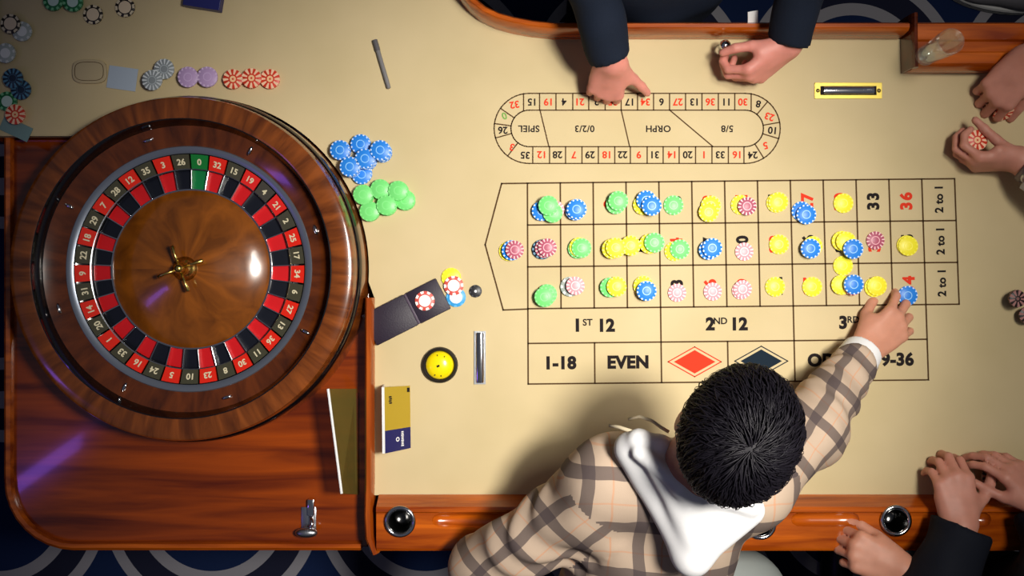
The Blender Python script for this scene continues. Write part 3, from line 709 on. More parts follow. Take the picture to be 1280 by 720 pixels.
bet(12, ('Y', 804, 256, 2), ('B', 808, 250.5, 2), ('B', 814.5, 257, 2))
bet(15, ('G', 842, 256.5))
bet(18, ('Y', 889, 257, 2), ('Y', 886, 265))
bet(21, ('Y', 926, 256), ('P', 934.5, 257.5, 2))
bet(24, ('Y', 970.5, 253.5), ('Y', 973, 252.5))
bet(27, ('B', 1002, 264), ('B', 1008, 268, 2))
bet(30, ('Y', 1054.5, 254))
stack('on the zero space', [('Y', 636, 314), ('B', 639.5, 313, 3), ('P', 643, 312, 2)], GB)
bet(2, ('N', 678, 312, 2), ('P', 680, 311, 2), ('P', 684.5, 309.5, 2))
bet(5, ('G', 722, 311, 2), ('Y', 724, 309), ('G', 727, 310))
bet(8, ('Y', 765, 311, 4), ('Y', 770, 310, 2))
stack('on line right of middle row third square', [('Y', 788, 307, 5)], GB)
bet(11, ('Y', 812, 305, 3), ('G', 818.5, 303.5, 2))
bet(14, ('Y', 843, 314), ('G', 850, 311.5))
bet(17, ('B', 886.5, 312, 3), ('B', 890, 310, 2))
bet(20, ('L', 930.5, 314.5))
bet(23, ('Y', 974, 305.5))
bet(26, ('Y', 1016, 307.5, 2), ('B', 1013.5, 311, 2))
bet(29, ('Y', 1052, 301, 2), ('Y', 1058, 302, 2), ('B', 1067, 311, 2))
stack('on line below middle row tenth square', [('Y', 1054, 332)], GB)
bet(32, ('P', 1094.5, 300.5))
bet(35, ('Y', 1133.5, 306.5), ('Y', 1135.5, 307.5))
bet(1, ('G', 684, 368, 3), ('G', 681, 371.5, 2))
bet(4, ('O', 712.5, 358, 2), ('L', 719.5, 357.5, 3))
bet(7, ('G', 763, 359, 3), ('Y', 770.5, 358, 2))
bet(10, ('Y', 804, 357, 2), ('B', 808, 363.5, 3))
bet(13, ('L', 846.5, 366))
bet(16, ('L', 891, 364.5))
bet(19, ('L', 926.5, 363), ('L', 928.5, 361.5))
bet(22, ('Y', 969, 358.5))
bet(25, ('Y', 1015.5, 358.5))
bet(28, ('Y', 1052, 356.5, 2), ('P', 1066, 358), ('B', 1067, 355.5, 2))
bet(31, ('Y', 1093, 359), ('Y', 1096.5, 357.5))
bet(34, ('B', 1135, 369.5))
GW = 'chips stacked beside the wheel'
def col(place, k, x, y, n, xb=None, yb=None): # a straight stack: give the pixel of its top chip
    zt = n * (CT + 0.0002); p = P(x, y, zt)
    items = []
    for j in range(n):
        z = 0.0006 + j * (CT + 0.0002); kk = S * (H - z - CT) / H
        items.append((k, 640 + p.x / kk + random.uniform(-.5, .5), 360 - p.y / kk + random.uniform(-.5, .5)))
    stack(place, items, GW)
col('nearest the wheel rim', 'B', 425, 187, 6)
col('just above the green cluster', 'B', 437, 208, 9)
stack('at the heap bottom', [('B', 452, 218), ('B', 453, 217), ('B', 452, 218)], GW)
col('in the heap centre', 'B', 456, 198.5, 9)
col('at the heap back', 'B', 451, 180, 4)
col('farthest from the wheel', 'B', 475, 188, 10)
col('touching the wheel', 'G', 454, 243.5, 5)
col('at the cluster top', 'G', 475, 236.5, 5)
col('lowest in the cluster', 'G', 461.5, 264, 5)
col('in the cluster middle', 'G', 483, 256.5, 6)
col('at the cluster right', 'G', 498, 238.5, 6)
stack('just below the cluster right', [('G', 507, 251), ('G', 506.5, 250.5), ('G', 507, 250), ('G', 506, 250)], GW)
GT = 'chips in the dealer bank'
def bank(place, k, x, y, n): stack(place, [(k, x, y, n)], GT)
bank('cut by the top frame edge, farther left', 'E', 66, 1, 4)
bank('cut by the top frame edge, farther right', 'E', 91, 2, 4)
bank('by itself below the dark green stacks', 'T', 116, 18, 1)
bank('by itself near the navy box', 'T', 156, 9, 1)
bank('against the far left end rail', 'T', 13, 30, 3)
bank('by the left end rail', 'O', 27, 39, 2)
bank('low along the left end rail', 'O', 7, 66, 3)
bank('in the left bank', 'N', 16, 98, 4)
bank('in the left bank, nearer the wheel', 'N', 26, 112, 3)
bank('under the red ones by the left rail', 'E', 9, 127, 2)
bank('by the left end rail', 'R', 19, 143, 4)
bank('behind the wheel, nearer paper slip', 'S', 190, 100, 6)
bank('behind the wheel, nearer lilac pair', 'S', 205, 86, 5)
bank('left of the lilac pair', 'V', 235, 96, 5)
bank('right of the lilac pair', 'V', 259, 96, 5)
bank('left of the orange red trio', 'R', 291, 99, 4)
bank('middle of the orange red trio', 'R', 314, 98, 4)
bank('right of the orange red trio', 'R', 337, 99, 3)
GL = 'loose chips beside the wallet'
stack('beside the black wallet', [('A', 570, 371.5)], GL, single='lowest of the loose pile')
stack('beside the black wallet', [('Y', 564, 347)], GL, single='farthest of the loose pile')
stack('beside the black wallet', [('W', 567, 357)], GL, z0=0.0045, single='overlapping the loose pile')
stack('between wallet and grid', [('K', 594.5, 364)], GL, single='tiny with white centre')

# ================================================================== THINGS ON THE TABLE
# wallet
wl = thing('wallet', 'open black leather wallet lying aslant beside the divider rail', 'wallet', P(512, 393))
M_LEATHER = mat('leather', srgb(36, 26, 44), 0.5, bump=0.2, nscale=400)
ang = math.atan2(P(0, 385).y - P(0, 433).y, P(565, 0).x - P(470, 0).x)
cA = P(531, 382); 
for nm, t0, t1 in (('flap', 0.0, 0.068), ('flap', 0.072, 0.165)):
    d = Vector((-math.cos(ang), -math.sin(ang), 0)); nn = Vector((math.sin(ang), -math.cos(ang), 0))
    st_ = P(554.5, 366.5); c = st_ + d * (t0 + t1) / 2; c.z = 0.0045 if t0 == 0 else 0.006
    obj(nm, boxmesh(c - world_loc(wl), (t1 - t0, 0.068, 0.007 if t0 == 0 else 0.010), ang, 0.0022), M_LEATHER, wl, 'auto')
c = P(554.5, 366.5) + d * 0.070; c.z = 0.004
obj('spine', boxmesh(c - world_loc(wl), (0.006, 0.066, 0.005), ang, 0.001), mat('spine_leather', srgb(80, 66, 84), 0.5), wl, 'auto')
stack('on the wallet', [('W', 531, 376)], GL, z0=0.0085, single='lying flat')
# yellow dome button
bt = thing('dome_button', 'yellow domed push button in a black collar on the felt', 'button', P(550, 456))
obj('collar', lathe([(0.0, 0.0003), (0.0355, 0.0003), (0.0362, 0.004), (0.0345, 0.011), (0.0315, 0.013), (0.029, 0.011), (0.0285, 0.006), (0, 0.006)], 48), mat('black_rubber', srgb(30, 26, 24), 0.5), bt, 'auto')
obj('dome', lathe([(0.0282, 0.006), (0.028, 0.012), (0.025, 0.017), (0.018, 0.0215), (0.009, 0.0235), (0, 0.024)], 48), mat('yellow_plastic', srgb(246, 222, 10), 0.25, coat=0.5), bt, True)
for a, r in ((100, .0205), (60, .0205), (245, .0205), (280, .0205), (200, .002)):
    a = R(a); z = 0.0206 if r > .01 else 0.0242
    obj('mark', boxmesh((r * math.cos(a), r * math.sin(a), z), (0.003 if r > .01 else .006, 0.0018 if r > .01 else .004, 0.0012), a, 0.0003), M_INK, bt)
# chrome drop slots
s1 = thing('money_slot', 'upright chrome money slot set in the felt beside the yellow button', 'slot', P(600, 447))
obj('frame', sweep([(-0.0115, -0.053), (0.0115, -0.053), (0.0115, 0.053), (-0.0115, 0.053)], [(0.0, 0.0003), (0.0, 0.003), (0.0035, 0.003), (0.0045, 0.0005)], True), M_STEEL, s1, 'auto')
pd1 = obj('paddle', lathe([(0, -0.050), (0.0075, -0.050), (0.0082, -0.048), (0.0082, 0.048), (0.0075, 0.050), (0, 0.050)], 20), M_CHROME, s1, 'auto')
pd1.rotation_euler = (PI / 2, 0, 0); pd1.scale = (1, 0.45, 1); pd1.location = (0, 0, 0.0035)
obj('base', boxmesh((0, 0, 0.0006), (0.022, 0.105, 0.0008)), M_INK, s1)
s2 = thing('money_slot', 'chrome money slot with gold screw plate near the dealer rail', 'slot', P(1060, 113.5))
obj('plate', boxmesh((0, 0, 0.0012), (0.135, 0.032, 0.002), bev=0.0006), M_GOLDPAINT, s2)
obj('base', boxmesh((0, 0, 0.0026), (0.112, 0.018, 0.0008)), M_INK, s2)
pd2 = obj('paddle', lathe([(0, -0.050), (0.0068, -0.050), (0.0072, -0.048), (0.0072, 0.048), (0.0068, 0.050), (0, 0.050)], 20), M_CHROME, s2, 'auto')
pd2.rotation_euler = (PI / 2, 0, PI / 2); pd2.scale = (1, 0.45, 1); pd2.location = (0, 0, 0.0055)
for sx in (-1, 1): obj('screw', lathe([(0, 0.0045), (0.003, 0.0042), (0.0042, 0.0022)], 12, (sx * 0.061, 0, 0)), mat('screw_brass', (0.3, 0.22, 0.08, 1), 0.4, 1.0), s2, True)
# grey pen
a, b = P(469, 51), P(487, 112); dr = (b - a).normalized(); ln_ = (b - a).length
pen = thing('pen', 'slim grey pen lying alone on the felt near the bank', 'pen', (a + b) / 2)
pm_ = Matrix.Translation((0, 0, 0.0057)) @ Vector((0, 0, 1)).rotation_difference(dr).to_matrix().to_4x4()
for nm, prof, m in (('barrel', [(0, -ln_ / 2), (0.003, -ln_ / 2), (0.0044, -ln_ / 2 + 0.004), (0.0044, ln_ / 2 - 0.02), (0.004, ln_ / 2 - 0.002), (0, ln_ / 2)], mat('grey_plastic', srgb(122, 120, 122), 0.4)),
                    ('cap', [(0, -ln_ / 2 - 0.001), (0.0052, -ln_ / 2), (0.0053, -ln_ / 2 + 0.022), (0.0045, -ln_ / 2 + 0.0225)], mat('dark_grey_plastic', srgb(92, 90, 94), 0.4))):
    o = obj(nm, lathe(prof, 16), m, pen, 'auto'); o.matrix_local = pm_
# slanted advert card on the felt by the divider
def slab(corners, th):
    a, b, c, d = [Vector(v) for v in corners]; n = (b - a).cross(d - a).normalized() * th
    bm = bmesh.new(); f = [bm.verts.new(v) for v in (a, b, c, d)]; g = [bm.verts.new(v - n) for v in (a, b, c, d)]
    bm.faces.new(f); bm.faces.new(g[::-1])
    for i in range(4): bm.faces.new((f[i], g[i], g[(i + 1) % 4], f[(i + 1) % 4]))
    bmesh.ops.recalc_face_normals(bm, faces=bm.faces); return bm
cb = thing('tent_card', 'yellow and navy tent card leaning on the felt beside the divider', 'card', P(496, 525))
zt = 0.055
q = [P(479, 484, zt), P(512, 482, 0.001), P(513, 560, 0.001), P(480, 567, zt)]     # top edge on the left
def lerpq(u, v): return q[0].lerp(q[3], v).lerp(q[1].lerp(q[2], v), u)
wl_ = world_loc(cb)
def facepart(nm, u0, u1, v0, v1, m, up=0.0, th=0.001):
    n = (q[3] - q[0]).cross(q[1] - q[0]).normalized()
    cs = [lerpq(u0, v0), lerpq(u0, v1), lerpq(u1, v1), lerpq(u1, v0)]
    return obj(nm, slab([c + n * up - wl_ for c in cs], th), m, cb)
facepart('board', 0, 1, 0, 1, M_WHITE, 0.0, 0.003)
facepart('yellow_panel', 0.04, 1, 0.0, 0.66, mat('card_yellow', srgb(176, 148, 44), 0.4), 0.0011)
facepart('navy_panel', 0.04, 1, 0.66, 1, mat('card_navy', srgb(34, 34, 92), 0.4), 0.0011)
n_ = (q[3] - q[0]).cross(q[1] - q[0]).normalized(); yax = (q[1] - q[0]).normalized(); xax = n_.cross(yax)
Mt = Matrix((( -yax.x, 0, 0, 0), (0, 1, 0, 0), (0, 0, 1, 0), (0, 0, 0, 1)))
def card_basis():
    X = (q[3] - q[0]).normalized() * -1; Z = n_; Y = Z.cross(X); return Matrix((X, Y, Z)).transposed().to_4x4()
emblem = lathe([(0.0026, 0), (0.0026, 0.0004), (0.0046, 0.0004), (0.0046, 0)], 16)
o = obj('emblem', emblem, M_WHITE, cb); o.matrix_local = Matrix.Translation(lerpq(0.5, 0.82) + n_ * 0.0012 - wl_) @ card_basis()
bm = bmesh.new()
for k in range(9): box(bm, Vector((-0.014 + 0.0034 * k, 0, 0.0003)), (0.0022, 0.0055 if k % 3 else 0.007, 0.0005))
o = obj('lettering', bm, M_WHITE, cb); o.matrix_local = Matrix.Translation(lerpq(0.68, 0.82) + n_ * 0.0012 - wl_) @ card_basis()
bm = bmesh.new()
for k in range(4): box(bm, Vector((-0.006 + 0.004 * k, 0.001 * (k % 2), 0.0003)), (0.003, 0.007, 0.0005))
o = obj('lettering', bm, M_INK, cb); o.matrix_local = Matrix.Translation(lerpq(0.25, 0.20) + n_ * 0.0012 - wl_) @ card_basis()
facepart('corner_mark', 0.88, 0.98, 0.03, 0.10, M_INK, 0.0015)
cb_back = obj('back_board', slab([c - wl_ for c in (P(479, 484, zt) + Vector((-0.001, 0, 0)), P(480, 567, zt) + Vector((-0.001, 0, 0)), Vector((P(480, 567, zt).x - 0.006, P(480, 566, zt).y, 0.001)), Vector((P(480, 567, zt).x - 0.006, P(479, 484, zt).y, 0.001)))], 0.002), M_WHITE, cb)
# clear sign panel standing on the deck
sp = thing('sign_panel', 'clear yellowish sign panel with white top edge standing on the wheel deck', 'sign', P(440, 555, zd))
spw = world_loc(sp); zt2 = 0.085
sc = [P(410, 486, zt2), P(427, 617, zt2), P(449, 618, zd), P(447, 486, zd)]
obj('panel', slab([c - spw for c in sc], 0.003), M_ACRYL, sp)
obj('top_edge', tube([sc[0] - spw, sc[1] - spw], 0.0026, 8), M_WHITE, sp)
foot = (sc[2] + sc[3]) / 2
obj('foot', boxmesh(foot + Vector((-0.004, 0, 0.003)) - spw, (0.008, 0.20, 0.005), bev=0.001), M_DARKWOOD, sp)
# chrome latch on the deck
lt = thing('deck_latch', 'chrome lever latch with oval knob at the deck front', 'latch', P(386, 650, zd))
b0 = world_loc(lt)
obj('bracket', boxmesh(P(389, 634, zd + 0.008) - b0, (0.014, 0.034, 0.012), bev=0.003), M_CHROME, lt, 'auto')
obj('lever', tube([P(389, 645, zd + 0.01) - b0, P(390, 655, zd + 0.016) - b0, P(386, 664, zd + 0.018) - b0], [0.0035, 0.0035, 0.004], 10), M_CHROME, lt, True)
kb = bmesh.new(); bmesh.ops.create_uvsphere(kb, u_segments=20, v_segments=12, radius=1); bmesh.ops.scale(kb, vec=(0.023, 0.0105, 0.010), verts=kb.verts); bmesh.ops.translate(kb, vec=P(383, 666, zd + 0.018) - b0, verts=kb.verts)
obj('knob', kb, M_STEEL, lt, True)
obj('base_plate', boxmesh(P(386, 652, zd + 0.002) - b0, (0.03, 0.06, 0.003), bev=0.001), M_STEEL, lt, 'auto')
# drinking glass on the shelf
gb = P(1156, 70, zs); gt = P(1180, 50, 0.16)
gl = thing('drinking_glass', 'empty clear drinking glass standing on the wooden side shelf', 'glass', (gb.x, gb.y, zs + 0.001))
def glass_at(o): pass
o = obj('bowl', lathe([(0, 0.006), (0.016, 0.006), (0.019, 0.012), (0.0235, 0.085), (0.0240, 0.110), (0.0233, 0.1105), (0.0226, 0.109), (0.0218, 0.085), (0.0172, 0.014), (0.0145, 0.0095), (0, 0.009)], 40), M_GLASS, gl, True)
o = obj('foot', lathe([(0, 0.0), (0.019, 0.0), (0.0195, 0.003), (0.017, 0.0055), (0, 0.0055)], 40), M_GLASS, gl, True)
# navy box at the top, cards in the bank
nb = thing('card_box', 'navy card box with white print at the top frame edge', 'box', P(258, -4))
obj('body', boxmesh((0, 0.0, 0.011), (0.074, 0.056, 0.02), R(-9), 0.0015), mat('navy_card', srgb(36, 40, 104), 0.4), nb)
bm = bmesh.new()
for k in range(6): box(bm, Vector((-0.016 + 0.0062 * k, 0, 0)), (0.0042, 0.008, 0.0005))
o = obj('lettering', bm, M_WHITE, nb); o.location = (0.004, 0.004, 0.0214); o.rotation_euler.z = R(-9)
tag(obj('paper_slip', boxmesh(P(153, 98, 0.0015), (0.058, 0.045, 0.0012), R(-8)), mat('paper', srgb(176, 190, 205), 0.8)), 'pale blue paper slip between cream plaque and silver chips', 'paper')
pq = thing('plaque', 'cream rounded plaque lying behind the wheel rim', 'plaque', P(113, 90))
obj('body', prism([(0.034 * math.copysign(abs(math.cos(t)) ** 0.6, math.cos(t)), 0.024 * math.copysign(abs(math.sin(t)) ** 0.6, math.sin(t))) for t in [i * 2 * PI / 32 for i in range(32)]], 0.0005, 0.006, 0.001), mat('plaque_cream', srgb(196, 178, 140), 0.4), pq, 'auto')
obj('border', sweep([(0.029 * math.copysign(abs(math.cos(t)) ** 0.6, math.cos(t)), 0.019 * math.copysign(abs(math.sin(t)) ** 0.6, math.sin(t))) for t in [i * 2 * PI / 32 for i in range(32)]], [(0, 0.0058), (0, 0.0064), (0.001, 0.0064), (0.001, 0.0058)], True), M_LINE, pq)
tag(obj('paper_slip', boxmesh(P(20, 161, 0.0015), (0.062, 0.030, 0.0012), R(-25)), mat('paper_teal', srgb(120, 150, 150), 0.8)), 'teal paper slip at the left corner under the red chips', 'paper')
# dolly (clear win marker) beside the dealer's left hand
dl = thing('win_marker', 'small clear glass win marker beside the dealer left hand', 'marker', P(900, 64))
obj('post', lathe([(0, 0.0005), (0.0125, 0.0005), (0.013, 0.003), (0.009, 0.008), (0.005, 0.020), (0.006, 0.034), (0.0105, 0.042), (0.011, 0.047), (0.007, 0.052), (0, 0.053)], 24), M_CHROME, dl, True)
obj('crystal', lathe([(0.0118, 0.040), (0.0125, 0.044), (0.0118, 0.048), (0.0105, 0.046)], 8), M_GLASS, dl)

# ================================================================== PEOPLE
FING = [('index', (0.027, 0.090), (0.043, 0.026, 0.021), 0.0098), ('middle', (0.0075, 0.096), (0.047, 0.030, 0.022), 0.0100),
        ('ring', (-0.0125, 0.091), (0.043, 0.027, 0.021), 0.0095), ('little', (-0.031, 0.081), (0.034, 0.021, 0.018), 0.0085)]
def hand(wrist, yaw, pitch=0, roll=0, side='L', curl=((15, 25, 15),) * 4, spread=(8, 1, -5, -12), thumb=(45, -20, 10, 15), scale=1.0):
    """returns palm prims and finger groups; thumb = (yaw out, pitch, bend1, bend2)"""
    yaw, pitch, roll = R(yaw), R(pitch), R(roll)
    Y = Vector((math.cos(yaw) * math.cos(pitch), math.sin(yaw) * math.cos(pitch), math.sin(pitch)))
    X = Vector((math.sin(yaw), -math.cos(yaw), 0)); Z = X.cross(Y)
    q = Quaternion(Y, roll); X = q @ X; Z = q @ Z
    sx = 1 if side == 'L' else -1
    W = Vector(wrist)
    def T(p): return W + (X * p[0] * sx + Y * p[1] + Z * p[2]) * scale
    palm = []; groups = []
    for (nm, m, ls, r) in FING:
        palm.append(cap(T((m[0] * 0.62, 0.004, 0)), T((m[0], m[1], -0.001)), 0.0155 * scale, (r + 0.0028) * scale))
    palm.append(cap(T((0.0, -0.01, 0)), T((0, 0.045, -0.003)), 0.020 * scale, 0.016 * scale))
    palm.append(cap(T((0.016, 0.014, -0.006)), T((0.036, 0.052, -0.010)), 0.015 * scale, 0.012 * scale))
    palm.append(cap(T((-0.022, 0.014, -0.006)), T((-0.028, 0.055, -0.008)), 0.014 * scale, 0.012 * scale))
    for fi, (nm, m, ls, r) in enumerate(FING):
        y = R(spread[fi]); p = Vector((m[0], m[1], -0.001)); ps = []; ang = 0; rr = r
        for k in range(3):
            ang += R(curl[fi][k]); d = Vector((math.sin(y) * math.cos(ang), math.cos(y) * math.cos(ang), -math.sin(ang)))
            e = p + d * ls[k]; r2 = rr * 0.92
            ps.append(cap(T(p), T(e), rr * scale, r2 * scale)); p = e; rr = r2
        groups.append({'p': ps, 'k': 0.003, 'j': 0.006})
    ty, tp, b1, b2 = [R(v) for v in thumb]
    p = Vector((0.024, 0.022, -0.008)); ps = []; rr = 0.0138; ay = ty; ap = tp
    for k, l in enumerate((0.044, 0.034, 0.027)):
        d = Vector((math.sin(ay) * math.cos(ap), math.cos(ay) * math.cos(ap), math.sin(ap))); e = p + d * l; r2 = (0.0112, 0.0100, 0.0085)[k]
        ps.append(cap(T(p), T(e), rr * scale, r2 * scale)); p = e; rr = r2; ay -= (b1, b2, 0)[k]
    groups.append({'p': ps, 'k': 0.004, 'j': 0.010})
    return palm, groups
def head_prims(c, f, up):
    """skull, jaw, nose, ears, brow, lips; f = forward, up = crown direction"""
    f = Vector(f).normalized(); up = Vector(up); up = (up - f * up.dot(f)).normalized(); s_ = f.cross(up)
    Rm = Matrix((s_, f, up)).transposed(); c = Vector(c)
    def W(x, y, z): return c + s_ * x + f * y + up * z
    base = [ell(W(0, -0.012, 0.022), (0.068, 0.088, 0.082), Rm), ell(W(0, 0.022, -0.045), (0.058, 0.064, 0.070), Rm), ell(W(0, 0.045, -0.085), (0.035, 0.034, 0.026), Rm),
            cap(W(-0.03, 0.07, 0.012), W(0.03, 0.07, 0.012), 0.012, 0.012), cap(W(0, 0.082, 0.004), W(0, 0.100, -0.030), 0.008, 0.012),
            cap(W(-0.018, 0.078, -0.060), W(0.018, 0.078, -0.060), 0.007, 0.007)]
    gs = []
    for sg_ in (-1, 1): gs.append({'p': [ell(W(sg_ * 0.078, -0.008, -0.012), (0.009, 0.019, 0.030), Rm)], 'j': 0.006})
    for sg_ in (-1, 1): gs.append({'p': [ell(W(sg_ * 0.031, 0.076, -0.008), (0.013, 0.010, 0.009), Rm)], 'j': 0.004})
    return base, gs, (c, s_, f, up, Rm)
def hair_mesh(hd, whorl=(0, -0.5, 1), n=2300, rad=(0.078, 0.097, 0.093), length=0.055, seed=3, lift=0.008, cover=-0.15):
    c, s_, f, up, Rm = hd; rg = np.random.default_rng(seed)
    V = []; F = []
    wv = np.array(whorl, float); wv /= np.linalg.norm(wv)
    t1 = np.cross(wv, [1, 0, 0]); t1 /= np.linalg.norm(t1); t2 = np.cross(wv, t1)
    rad = np.array(rad); off = np.array((0, -0.012, 0.022))
    B3 = np.array(Rm); c = np.array(c)
    def surf(th, ph, h):
        d = wv * math.cos(th) + (t1 * math.cos(ph) + t2 * math.sin(ph)) * math.sin(th)
        return d, off + d * (rad + h)
    def ok(d): return (d[1] < 0.45 or d[2] > 0.5) and d[2] > cover - (0.55 if d[1] < -0.2 else 0.0) and not (d[2] < 0.1 and d[1] > 0.2)
    for i in range(n):
        th = math.acos(1 - rg.random() * 1.75); ph = rg.random() * 2 * PI
        d, p = surf(th, ph, 0)
        if not ok(d): continue
        L_ = length * rg.uniform(0.7, 1.15); m = 6; w0 = rg.uniform(0.0009, 0.0019); sw = 0.9 + rg.normal() * 0.9; l0 = rg.uniform(0, 0.006); lf = lift * rg.uniform(0.3, 1.3)
        ring = []
        for k in range(m):
            t = k / (m - 1); thk = th + L_ * t / 0.10; phk = ph + sw * t * 0.35 / (0.6 + math.sin(min(thk, PI - 0.2)))
            h = -0.004 + l0 + lf * math.sin(t * PI * 0.75)
            dd, q = surf(thk, phk, h); ring.append((q, dd))
        base = len(V)
        for k in range(m):
            q, dd = ring[k]; tq = ring[min(k + 1, m - 1)][0] - ring[max(k - 1, 0)][0]; sd = np.cross(tq, dd); sd /= (np.linalg.norm(sd) + 1e-9)
            wd = w0 * (1 - (k / (m - 1)) ** 2 * 0.85)
            for v in (q - sd * wd, q + dd * wd * 0.9, q + sd * wd): V.append(c + B3 @ v)
        for k in range(m - 1):
            a = base + 3 * k
            for j in range(3): F.append((a + j, a + (j + 1) % 3, a + 3 + (j + 1) % 3, a + 3 + j))
    me = bpy.data.meshes.new('hair_locks'); me.from_pydata([tuple(v) for v in V], [], F); me.update(); me.shade_smooth()
    return me
def scalp_mesh(hd, rad=(0.0775, 0.0965, 0.0925), cut=-0.035):
    c, s_, f, up, Rm = hd
    W = lambda x, y, z: c + s_ * x + f * y + up * z
    n = (-(up * 0.72) + f * 0.70).normalized()
    return iso('hair', [{'p': [ell(W(0, -0.012, 0.022), rad, Rm)], 'cut': [(W(0, 0.055, 0.035), n)]}], 0.005)
def wrinkles(amp, fx=38, fy=31, fz=27, seed=0):
    def f(X):
        a = X[:, 0] * fx + 2.1 * np.sin(X[:, 1] * fy * 0.6 + seed) + 1.3 * np.sin(X[:, 2] * fz * 0.9)
        b = X[:, 1] * fy * 1.3 - X[:, 0] * fx * 0.7 + 1.7 * np.sin(X[:, 2] * fz + seed * 2)
        return amp * (np.sin(a) * 0.6 + np.sin(b) * 0.5)
    return f
def legs(per, hip, feet, m, zf=FLOOR):
    hip = Vector(hip); g = [{'p': [ell(hip, (0.165, 0.115, 0.12)), cap(hip + Vector((-0.08, 0, -0.03)), hip + Vector((0.08, 0, -0.03)), 0.09, 0.09)], 'k': 0.05}]
    for s_, ft in zip((-1, 1), feet):
        ft = Vector(ft); an = Vector((ft.x, ft.y, zf + 0.09)); h0 = hip + Vector((s_ * 0.085, 0, -0.05)); kn = (h0 + an) / 2 + Vector((0, 0.03, 0.02))
        g.append({'p': [cap(h0, kn, 0.088, 0.065), cap(kn, an, 0.062, 0.050)], 'k': 0.03, 'j': 0.04, 'cut': [((0, 0, zf + 0.05), (0, 0, -1))]})
    part('trousers', iso('trousers', g, 0.012), m, per)
    for ft in feet:
        ft = Vector(ft); c = Vector((ft.x, ft.y + 0.05, zf + 0.035))
        bm = bmesh.new(); bmesh.ops.create_uvsphere(bm, u_segments=16, v_segments=10, radius=1); bmesh.ops.scale(bm, vec=(0.045, 0.13, 0.055), verts=bm.verts)
        for v in bm.verts: v.co.z = max(v.co.z, -0.034)
        bmesh.ops.translate(bm, vec=c, verts=bm.verts)
        part('shoe', bm, M_SHOE, per, True)

def cuff_cut(e, wv, back):
    d = (Vector(wv) - Vector(e)).normalized(); return (tuple(Vector(wv) - d * back), tuple(d))

# ---- main player: plaid shirt, white hood, reaching over the layout
pF = thing('person', 'dark haired person in plaid shirt and white hood reaching across the layout', 'person', (0.26, -0.75, FLOOR))
neck = P(862, 596, 0.37); shL = P(756, 596, 0.295); shR = P(938, 612, 0.295); hip = Vector((0.24, -0.76, 0.02)); hc = P(920, 541, 0.495)
elR = P(1012, 540, 0.165); wrR = P(1080, 436, 0.042); elL = P(606, 716, 0.12); wrL = Vector((elL.x + 0.02, elL.y - 0.22, 0.03))
palm, fg = hand(wrR, 37, -6, 6, 'R', ((26, 34, 18), (30, 38, 24), (34, 42, 26), (32, 40, 26)), (15, 2, -8, -17), (30, -26, 18, 26), 0.97)
palmL, fgL = hand(wrL, 270, -30, 0, 'L', ((20, 25, 15),) * 4)
hb, hg, hd = head_prims(hc, (0.34, 0.80, -0.48), (0.12, 0.38, 0.9))
bodyg = [{'p': palm[:1] + [cap(neck + Vector((-0.005, -0.02, -0.03)), hc + Vector((-0.03, -0.03, -0.03)), 0.058, 0.055), cap(hip, neck - Vector((0, 0.04, 0.11)), 0.09, 0.07), cap(shL, shR, 0.040, 0.040),
                 cap(shR, elR, 0.040, 0.036), cap(elR, wrR, 0.036, 0.025), cap(shL, elL, 0.040, 0.036), cap(elL, wrL, 0.036, 0.025)] + hb + palm[1:] + palmL, 'k': 0.012}] + fg + fgL + hg
part('body', iso('body', bodyg, 0.0036), M_SKIN, pF)
back_hi = P(845, 618, 0.36); mid = P(800, 700, 0.28)
shirt_g = [{'p': [tri(shL + Vector((0.02, -0.02, -0.02)), shR + Vector((-0.02, 0, -0.02)), Vector((0.24, -0.62, 0.10)), 0.070), cap(neck - Vector((0.02, 0.06, 0.10)), Vector((0.24, -0.70, 0.02)), 0.085, 0.15),
                  cap(shL, shR, 0.056, 0.056), cap(shL + Vector((0.05, -0.12, -0.1)), Vector((0.16, -0.70, 0.0)), 0.08, 0.11), cap(shR + Vector((-0.09, -0.12, -0.1)), Vector((0.28, -0.70, 0.0)), 0.07, 0.11)], 'k': 0.05, 'cut': [((0, 0, -0.12), (0, 0, -1))]}]
shirt_g.append({'p': [cap(shR + Vector((-0.02, 0, 0)), elR, 0.062, 0.063), cap(elR, wrR + (elR - wrR).normalized() * 0.012, 0.063, 0.038)], 'k': 0.03, 'j': 0.045, 'cut': [cuff_cut(elR, wrR, 0.026)]})
shirt_g.append({'p': [cap(shL + Vector((0.02, 0, 0)), elL, 0.062, 0.066), cap(elL, wrL, 0.062, 0.042)], 'k': 0.03, 'j': 0.05, 'cut': [cuff_cut(elL, wrL, 0.0)]})
def folds(X):
    w1 = wrinkles(0.0045, 34, 26, 20, 1)(X)
    for a_, b_, f_ in ((shL, elL, 95), (elR, wrR, 120)):       # creases that run around the sleeves
        a_ = np.array(a_); b_ = np.array(b_); ab = b_ - a_; t = ((X - a_) @ ab) / np.linalg.norm(ab)
        m_ = np.clip(t / 0.06, 0, 1) * np.clip((np.linalg.norm(ab) + 0.1 - t) / 0.05, 0, 1) * (np.linalg.norm(X - a_ - np.clip(t / np.linalg.norm(ab), 0, 1)[:, None] * ab, axis=1) < 0.11)
        w1 = w1 + m_ * 0.0035 * np.sin(t * f_ + 2.0 * np.sin(X[:, 2] * 40) + X[:, 0] * 30)
    return w1
shm = iso('shirt', shirt_g, 0.006, folds)
angR = math.atan2((wrR - elR).y, (wrR - elR).x); angL = math.atan2((elL - shL).y, (elL - shL).x)
for m_ in (plaid_mat('plaid_back', 0.088, 0.094, 0.62, 0.2), plaid_mat('plaid_right', 0.062, 0.078, 0.45, 0.15, PI / 2 - angR), plaid_mat('plaid_left', 0.075, 0.085, 0.3, 0.5, PI / 2 - angL)): shm.materials.append(m_)
